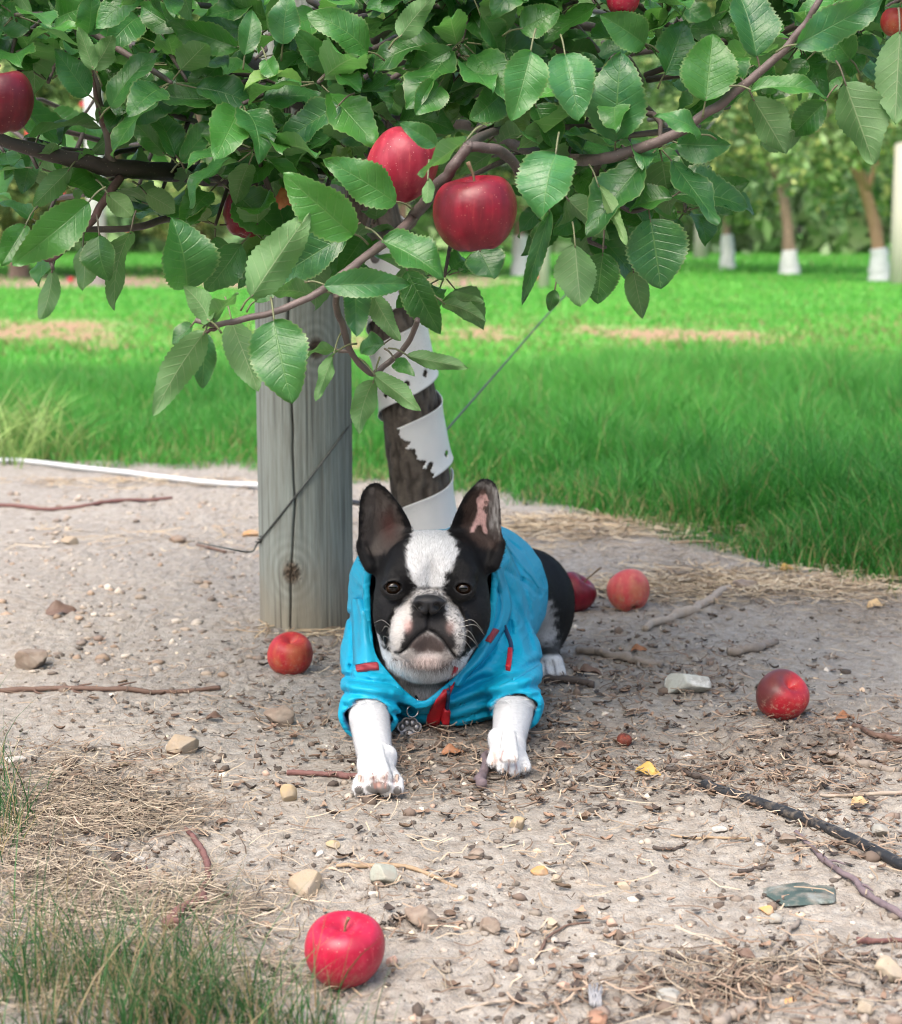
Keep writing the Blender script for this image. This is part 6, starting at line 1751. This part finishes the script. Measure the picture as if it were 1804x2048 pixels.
# ================================================================== STONES
def stone_mat(name, c0, c1, vein=None):
    m = NT(name, .8); oc = m.coord('Object')
    c = m.mix(m.noise(oc, 60, 5, .65), c0, c1)
    c = m.mix(m.math('MULTIPLY', m.mr(m.vor(oc, 170), .2, .05), .35), c, tuple(v * .55 for v in c0))
    c = m.mix(m.math('MULTIPLY', m.mr(m.noise(oc, 38, 4, .65), .44, .62), .6), c, (.27, .235, .195))
    if vein: c = m.mix(m.math('MULTIPLY', m.mr(m.noise(oc, 25, 5, .7), .56, .64), .8), c, vein)
    m.col(c); m.bump(m.noise(oc, 140, 5, .65), .5, .003); return m.m
SM = {'tan': stone_mat('stone_tan', (.27, .21, .145), (.37, .30, .21)), 'buff': stone_mat('stone_buff', (.32, .265, .19), (.42, .355, .265)), 'white': stone_mat('stone_white', (.42, .40, .37), (.56, .54, .50)),
      'grey': stone_mat('stone_grey', (.22, .22, .20), (.36, .36, .33)), 'green': stone_mat('stone_greenish', (.27, .29, .245), (.37, .39, .335)), 'orange': stone_mat('stone_orange', (.46, .22, .07), (.58, .33, .13)),
      'yellow': stone_mat('stone_yellow', (.33, .25, .14), (.42, .33, .20)), 'pink': stone_mat('stone_pink', (.45, .26, .19), (.55, .36, .28)), 'slate': stone_mat('stone_slate', (.035, .062, .058), (.058, .092, .085), (.22, .25, .24)),
      'pale': stone_mat('stone_pale', (.40, .42, .38), (.56, .57, .52), (.66, .66, .62)), 'brown': stone_mat('stone_brown', (.17, .11, .075), (.27, .18, .125)), 'clod': stone_mat('earth_clod', (.16, .12, .09), (.27, .21, .165))}
def stone(px, py, w, h, mat, label, group='stones on the soil', seed=0, depth=.8, facets=7, sink=.25, cat='stone', name='stone', sharp=.10):
    """px, py: middle of its foot in the photograph; w, h: size there"""
    r = np.random.default_rng(seed + 1000)
    p = PG(px, py); s_ = sc(p[1], 0)
    V, F = I4
    V = V.copy()
    for q in range(facets + 5):
        d = r.normal(0, 1, 3); d /= np.linalg.norm(d); lim = r.uniform(.45, .78)
        e = V @ d - lim
        V = V - np.maximum(e, 0)[:, None] * d * .93
    V = V * (1 + sharp * .35 * fbm(V[:, 0] * 2 + seed, V[:, 1] * 2, V[:, 2] * 2, oct=3, seed=seed))[:, None]
    V[:, 0] /= np.abs(V[:, 0]).max(); V[:, 2] /= np.abs(V[:, 2]).max(); V[:, 1] /= np.abs(V[:, 1]).max()
    V = V * [w * .5 * s_, w * .5 * s_ * depth, h * .5 * s_ / (1 - sink * .5)]
    p[1] += w * .5 * s_ * depth * .5
    p[2] = float(gz(p[0], p[1])) + h * .5 * s_ * (1 - sink)
    o = obj(name, mesh_np(name, V, F, SM[mat], False if sharp < .05 else True)); o.location = p
    return tag(o, label, cat, group)
ST = [(362, 1522, 66, 42, 'tan', 'squat tan sandstone block by the left straw heap, level with the dog paws', 9), (610, 1800, 70, 48, 'tan', 'blocky tan stone above the nearest red apple', 6), (770, 1778, 64, 42, 'green', 'rounded pale greenish stone beside the blocky tan one', 3),
      (1378, 1385, 92, 44, 'pale', 'pale grey wedge of stone right of the hind paw', 8), (1618, 1812, 165, 12, 'slate', 'flat dark green slate lying under the thin purple twig', 8), (665, 1706, 30, 16, 'yellow', 'small yellow pebble, left one of the yellow pair above the tan blocky stone', 3),
      (1080, 1757, 38, 18, 'orange', 'bright orange pebble in the middle of the bare foreground', 3), (1112, 1772, 26, 20, 'buff', 'buff pebble just right of the bright orange pebble', 3), (1035, 1662, 34, 28, 'yellow', 'knobbly pale yellow stone below the right forepaw', 8),
      (575, 1604, 38, 40, 'yellow', 'upright yellowish stone left of the left forepaw', 7), (345, 1517, 30, 18, 'white', 'whitish stone hugging the squat tan block', 7), (30, 1545, 44, 18, 'white', 'whitish flat stone at the left edge under the straw', 7),
      (1440, 1674, 32, 10, 'white', 'thin white chip in the bare foreground left of the hose', 4), (1226, 1852, 26, 18, 'pink', 'pink stone in the bare soil right of centre', 3), (1030, 1930, 26, 20, 'brown', 'brown pebble lower centre beside a pale stalk', 4),
      (1340, 2003, 52, 28, 'grey', 'greenish grey stone among leaf litter at the bottom', 5), (1780, 1970, 62, 46, 'buff', 'buff rough stone at the lower right edge', 9), (1728, 2040, 44, 30, 'buff', 'tan stone at the very bottom right', 7),
      (1580, 2022, 30, 20, 'orange', 'orange pebble, bottom right, beside the brown one', 4), (1618, 2022, 26, 16, 'brown', 'brown pebble right of the orange one at the bottom right', 4), (1535, 1832, 32, 18, 'orange', 'ochre pebble just under the slate', 4), (1552, 1853, 30, 20, 'grey', 'dark grey pebble below the ochre one', 4),
      (1760, 1685, 44, 28, 'grey', 'grey stone beside the hose, near the right edge', 5), (1625, 1660, 34, 22, 'buff', 'buff stone pressed against the hose', 6), (245, 1550, 34, 12, 'yellow', 'flat amber chip on the straw at the left', 3), (275, 1727, 28, 14, 'white', 'white chip lower left beside the straw', 4),
      (640, 1725, 20, 14, 'white', 'whitish small pebble above the tan blocky stone', 3), (745, 1806, 28, 16, 'white', 'small pale pebble under the greenish stone', 3), (785, 1925, 28, 22, 'pink', 'pinkish buff chip right of the nearest red apple', 5),
      (1250, 1788, 32, 16, 'buff', 'brownish clod like stone in the open soil', 5), (1105, 1858, 30, 22, 'buff', 'round buff stone by a fallen stem, lower centre', 3), (1128, 1968, 26, 18, 'pink', 'salmon pink pebble at the bottom beside the glassy shard', 3), (1450, 1190, 20, 12, 'grey', 'grey pebble near the bone coloured stick', 3),
      (500, 1065, 34, 18, 'orange', 'orange tan stone near the wire foot of the post', 5), (140, 1088, 40, 18, 'tan', 'brownish tan stone, upper left on the pale soil', 6), (350, 1080, 44, 16, 'brown', 'brown flat stone left of the post among pale chips', 5)]
for a in ST: stone(a[0], a[1], a[2], a[3], a[4], a[5], seed=a[6] + a[0], facets=a[6], depth=1.0 if a[4] != 'slate' else .95, sharp=.02 if a[6] > 5 else .12, sink=.35)
CL = [(62, 1330, 74, 48, 'lump of grey earth on the left, in front of the long twig'), (850, 1862, 84, 50, 'crumbly dark earth clod just right of the nearest red apple'), (975, 1872, 54, 34, 'smaller dark clod lower centre, right of the big crumbly one'), (555, 1452, 70, 44, 'clod of earth with straw left of the jacket cuff'),
      (1495, 1190, 60, 26, 'heap of dark earth above the bone coloured stick'), (1590, 1430, 80, 24, 'low clod of earth right of the bruised apple'), (950, 1718, 40, 20, 'dark clod below the right forepaw'), (1575, 1700, 44, 22, 'dark clod above the purple twig')]
for q, (a, b, w, h, lab) in enumerate(CL):
    stone(a, b, w, h, 'clod', lab, 'clods of earth', q + 50, .8, 3, .35, 'clod', 'earth_clod', .9)

# ================================================================== TWIGS
def twig_mat(name, c0, c1):
    m = NT(name, .75); oc = m.coord(); m.col(m.mix(m.noise(oc, 90, 4), c0, c1)); m.bump(m.noise(oc, 220, 4), .5, .002); return m.m
TM = {'brown': twig_mat('twig_brown', (.09, .055, .04), (.17, .105, .08)), 'grey': twig_mat('twig_grey', (.17, .14, .115), (.30, .26, .22)), 'red': twig_mat('twig_red', (.10, .042, .038), (.20, .10, .09)), 'purple': twig_mat('twig_purple', (.10, .07, .085), (.20, .16, .17)), 'bone': twig_mat('twig_bone', (.26, .21, .165), (.42, .36, .295)), 'dark': twig_mat('twig_dark', (.045, .035, .03), (.09, .07, .06)), 'tan': twig_mat('twig_tan', (.26, .18, .11), (.38, .28, .18))}
def twig(pts, w, mat, label, seed=0, lift=.3, side=0):
    P = lay(pts, 0, 16 * len(pts))
    r = np.random.default_rng(seed); n = len(P)
    rad = np.interp(np.linspace(0, 1, n), np.linspace(0, 1, len(w)), [v * .5 for v in w]) * sc(P[:, 1].mean(), 0)
    i = np.arange(n)
    P[:, 0] += rad.mean() * .8 * vnoise(i * .13, i * 0 + seed, seed=seed); P[:, 1] += rad.mean() * 1.3 * vnoise(i * .13, i * 0 + 5 + seed, seed=seed)
    P[:, 2] += rad * (1 - lift) + .0012 + .002 * np.clip(vnoise(i * .13, i * 0 + seed, seed=seed + 1), 0, 1)
    rad = rad * (1 + .10 * vnoise(i * .6, i * 0, seed=seed + 2) + .5 * np.clip(vnoise(i * .23, i * 0, seed=seed + 3) - .4, 0, 1))
    b = P[0].copy(); mb = MB()
    V, F = tube(P, rad, 10, True, .18, seed); mb.add(V - b, F)
    for q in range(side):
        k = r.integers(n // 5, n - 3); d = P[k] - P[k - 1]; d /= np.linalg.norm(d)
        pe = np.array([-d[1], d[0], .3]) * r.choice([-1, 1]); L = rad[k] * r.uniform(4, 9)
        V, F = tube(catmull([P[k], P[k] + (pe * .6 + d * .4) * L * .5, P[k] + (pe * .5 + d * .8) * L], 8), np.linspace(rad[k] * .55, rad[k] * .25, 8), 7); mb.add(V - b, F)
    o = obj('twig', mb.mesh('twig', TM[mat])); o.location = b
    return tag(o, label, 'twig', 'twigs lying on the soil')
twig([(-60, 1378), (80, 1374), (200, 1378), (330, 1376), (438, 1370)], [10, 11, 10, 8], 'brown', 'long straight brown twig lying at the left, level with the dog chin', 1, side=4)
twig([(1288, 1268), (1330, 1250), (1385, 1232), (1425, 1215), (1462, 1192)], [14, 17, 18, 15], 'bone', 'thick bone coloured forked stick right of the fallen salmon apple', 2, .1, 1)
twig([(1148, 1298), (1200, 1306), (1260, 1316), (1318, 1326)], [14, 17, 17, 14], 'grey', 'grey stick pointing away from the rump of the dog', 3, .1, 1)
twig([(1090, 1366), (1130, 1368), (1192, 1372)], [14, 16, 13], 'dark', 'dark stub of stick just below the hind paw', 4, .1)
twig([(1452, 1308), (1500, 1304), (1550, 1288)], [17, 18, 13], 'grey', 'short grey brown stick between the bone stick and the bruised apple', 5, .1)
twig([(572, 1550), (640, 1554), (700, 1558), (745, 1560)], [12, 10, 12, 9], 'red', 'reddish twig running under the left forepaw', 6, .2)
twig([(372, 1664), (395, 1692), (412, 1730), (412, 1775), (398, 1812), (362, 1838), (338, 1868)], [9, 13, 13, 14, 16, 21, 24], 'red', 'crooked red brown twig curving down through the lower left straw', 7, .2, 2)
twig([(672, 1748), (740, 1746), (820, 1748), (870, 1765), (912, 1784)], [8, 9, 9, 6], 'tan', 'curved tan stem behind the greenish stone', 8, .2)
twig([(1590, 1684), (1630, 1725), (1680, 1765), (1740, 1808), (1820, 1862), (1900, 1910)], [9, 12, 14, 16], 'purple', 'thin purple grey twig slanting over the slate', 9, .1, 2)
twig([(1545, 1925), (1572, 1885), (1600, 1850)], [13, 11, 8], 'grey', 'short grey twig standing askew from the lower right litter', 10, .0)
twig([(1320, 1902), (1400, 1928), (1500, 1930), (1620, 1940), (1740, 1936)], [9, 8, 8, 7], 'dark', 'long thin dark twig across the litter at the lower right', 11, .1, 3)
twig([(1712, 1905), (1760, 1902), (1840, 1898)], [14, 10, 10], 'red', 'reddish twig tip entering from the right edge above the lower litter', 12, .1)
twig([(1425, 2050), (1470, 2032), (1512, 2012)], [22, 24, 20], 'grey', 'stout grey brown stick at the bottom edge', 13, .2)
twig([(958, 1580), (968, 1545), (975, 1508)], [22, 17, 12], 'purple', 'grey violet stick beside the right forepaw', 14, .1)
twig([(1062, 1592), (1080, 1570), (1100, 1535)], [14, 9, 5], 'bone', 'small pale forked twig right of the right forepaw', 15, .1, 1)
twig([(1712, 1462), (1750, 1480), (1830, 1502)], [10, 12, 12], 'brown', 'brown twig at the right edge below the bruised apple', 16, .1, 1)
twig([(1330, 1540), (1370, 1550), (1425, 1572)], [9, 10, 9], 'dark', 'dark twig leading to the buried end of the hose', 17, .1, 1)
twig([(-30, 1012), (120, 1015), (230, 1006), (345, 1000)], [8, 7, 6], 'red', 'faint reddish twig at the far left below the white pipe', 18, .1)
twig([(1640, 1602), (1720, 1600), (1830, 1596)], [6, 8, 9], 'bone', 'pale straight stalk at the right edge above the hose', 19, .1)
twig([(1650, 1520), (1720, 1538), (1800, 1560)], [14, 16, 12], 'grey', 'weathered split stick at the right edge under the bruised apple', 20, .1)
twig([(910, 2005), (975, 1996), (1030, 1988)], [6, 7, 5], 'bone', 'pale stalk with root ball, lower centre', 21, .1)
twig([(1070, 1920), (1092, 1885), (1125, 1860), (1180, 1850)], [5, 6, 5, 3], 'brown', 'fine brown fruit stem curling beside the round buff stone', 22, .1)
twig([(1305, 1705), (1340, 1712), (1370, 1705)], [8, 7, 5], 'dark', 'small dark hooked twig in the open soil', 23, .1)
twig([(1480, 1760), (1510, 1752), (1548, 1747)], [10, 6, 5], 'dark', 'small dark twig with a knobby end left of the slate', 24, .1)
twig([(296, 1800), (300, 1765), (292, 1735)], [5, 5, 3], 'red', 'thin red stalk standing in the lower left straw', 25, -1.5)
twig([(1500, 1690), (1420, 1688), (1340, 1680)], [5, 6, 4], 'tan', 'fine tan stalk above the small hooked twig', 26, .1)
twig([(450, 1098), (420, 1090), (390, 1084)], [6, 6, 4], 'brown', 'thin dark stem ending at the foot of the wire on the post', 27, .1)
twig([(1340, 1095), (1420, 1092), (1500, 1100)], [5, 5, 4], 'tan', 'dry tan stalk at the lawn edge above the apples', 28, .1)

# ================================================================== FALLEN LEAVES, SCRAPS
def leaf_mat(name, c0, c1):
    m = NT(name, .6); oc = m.coord(); m.col(m.mix(m.noise(oc, 60, 4), c0, c1)); m.bump(m.noise(oc, 150, 4), .4, .002); return m.m
FL = {'yellow': leaf_mat('leaf_yellow', (.42, .25, .05), (.52, .36, .11)), 'tan': leaf_mat('leaf_tan', (.42, .28, .13), (.58, .44, .25)), 'rust': leaf_mat('leaf_rust', (.22, .09, .04), (.34, .16, .075)), 'brown': leaf_mat('leaf_brown', (.09, .055, .04), (.18, .115, .085))}
def dead_leaf(px, py, w, mat, label, seed, up=.5):
    p = PG(px, py); s_ = sc(p[1], 0); r = np.random.default_rng(seed)
    lv = Leaves(); L = w * s_
    a = r.uniform(-.6, .6)
    dv = np.array([math.cos(a), math.sin(a), 0]) * L
    lv.add(-dv / 2, dv / 2, L * .62, [.1, -.5, 1], (0, 0, 0), up, .9, .06, 26, 5, True, r.uniform(-.6, .6))
    V = np.vstack(lv.V); V[:, 2] -= V[:, 2].min()
    p[2] = float(gz(p[0], p[1])) + .0015
    o = obj('fallen_leaf', mesh_np('fallen_leaf', V, lv.F[0], FL[mat])); o.location = p
    md = o.modifiers.new('thick', 'SOLIDIFY'); md.thickness = .0007
    return tag(o, label, 'leaf', 'fallen leaves on the soil')
dead_leaf(1296, 1552, 56, 'yellow', 'crumpled yellow leaf between the right forepaw and the hose end', 3, .7)
dead_leaf(1574, 1146, 36, 'yellow', 'small yellow leaf at the lawn edge above the bruised apple', 4, .8)
dead_leaf(1752, 1224, 44, 'tan', 'tan leaf at the lawn edge near the right side', 5, .7)
dead_leaf(1278, 1302, 34, 'rust', 'rust brown leaf just below the bone coloured stick', 6, .9)
dead_leaf(905, 1512, 46, 'rust', 'dull orange leaf lying between the two forepaws', 7, .6)
dead_leaf(155, 1665, 44, 'brown', 'dark brown curled leaf in the left straw', 8, .8)
dead_leaf(122, 1228, 62, 'brown', 'dark flat brown leaf left of the post', 9, .4)
dead_leaf(1290, 1980, 46, 'brown', 'red brown leaf in the litter at the bottom right of centre', 10, .8)
dead_leaf(1490, 1925, 50, 'brown', 'dark curled leaf under the short askew twig', 11, .9)
dead_leaf(1180, 1345, 50, 'brown', 'dark crumpled leaf right of the hind paw', 12, .9)
dead_leaf(1720, 1720 - 105, 44, 'tan', 'dry brown tan leaf above the hose at the right edge', 13, .6)
dead_leaf(430, 1448, 36, 'brown', 'dark shrivelled leaf left of the clod with straw', 14, 1.0)
dead_leaf(1690, 1440, 42, 'rust', 'reddish brown leaf right of the bruised apple', 15, .9)
dead_leaf(1125, 1500, 36, 'brown', 'dark curled leaf right of the right cuff', 16, .9)
# little rotten apple and the glassy shard with white bristles at the bottom
p = PG(1248, 1490)
apple(p, 30 * sc(2.45, 0), (.3, -.3, .9), apple_mat('apple_rotten', (.06, .018, .012), (.28, .05, .025), dirt=.6, rough=.7), 'tiny shrivelled brown red windfall right of the jacket cuff', 'fallen apples on the soil', 40, 0, rest=float(gz(p[0], p[1])), hr=.9)
sb = PG(1190, 2010); sb[2] = float(gz(sb[0], sb[1]))
s_ = sc(sb[1], 0)
sh = tag(empty('plastic_scrap', sb), 'frayed clear plastic scrap with a bristly white end at the bottom centre', 'scrap')
m = NT('clear_plastic', .18); m.col((.36, .37, .39)); m.b.inputs['Transmission Weight'].default_value = .35; M_PL = m.m
mb = MB(); r9 = np.random.default_rng(5)
for q in range(26):
    a = r9.normal(.12, .22); L = r9.uniform(35, 68) * s_
    p0 = np.array([r9.uniform(-12, 12) * s_, r9.uniform(-.004, .004), .006]); p1 = p0 + np.array([math.sin(a) * L * .6, L * .55, L * .42])
    V, F = tube(catmull([p0, (p0 + p1) / 2 + [0, 0, .002], p1], 6), np.linspace(.0011, .0006, 6), 6); mb.add(V, F)
obj('bristles', mb.mesh('bristles', M_PL), sh)
V, F = I3
V = V * np.array([19 * s_, 34 * s_, 10 * s_]) * (1 + .25 * vnoise(V[:, 0] * 3, V[:, 1] * 3, V[:, 2] * 3, 8))[:, None]
mo = NT('rag_orange', .8); mo.col(mo.mix(mo.noise(mo.coord(), 60, 4), (.20, .13, .10), (.42, .22, .13)))
obj('rag', mesh_np('rag', V + [0, -.022, .004], F, mo.m), sh)
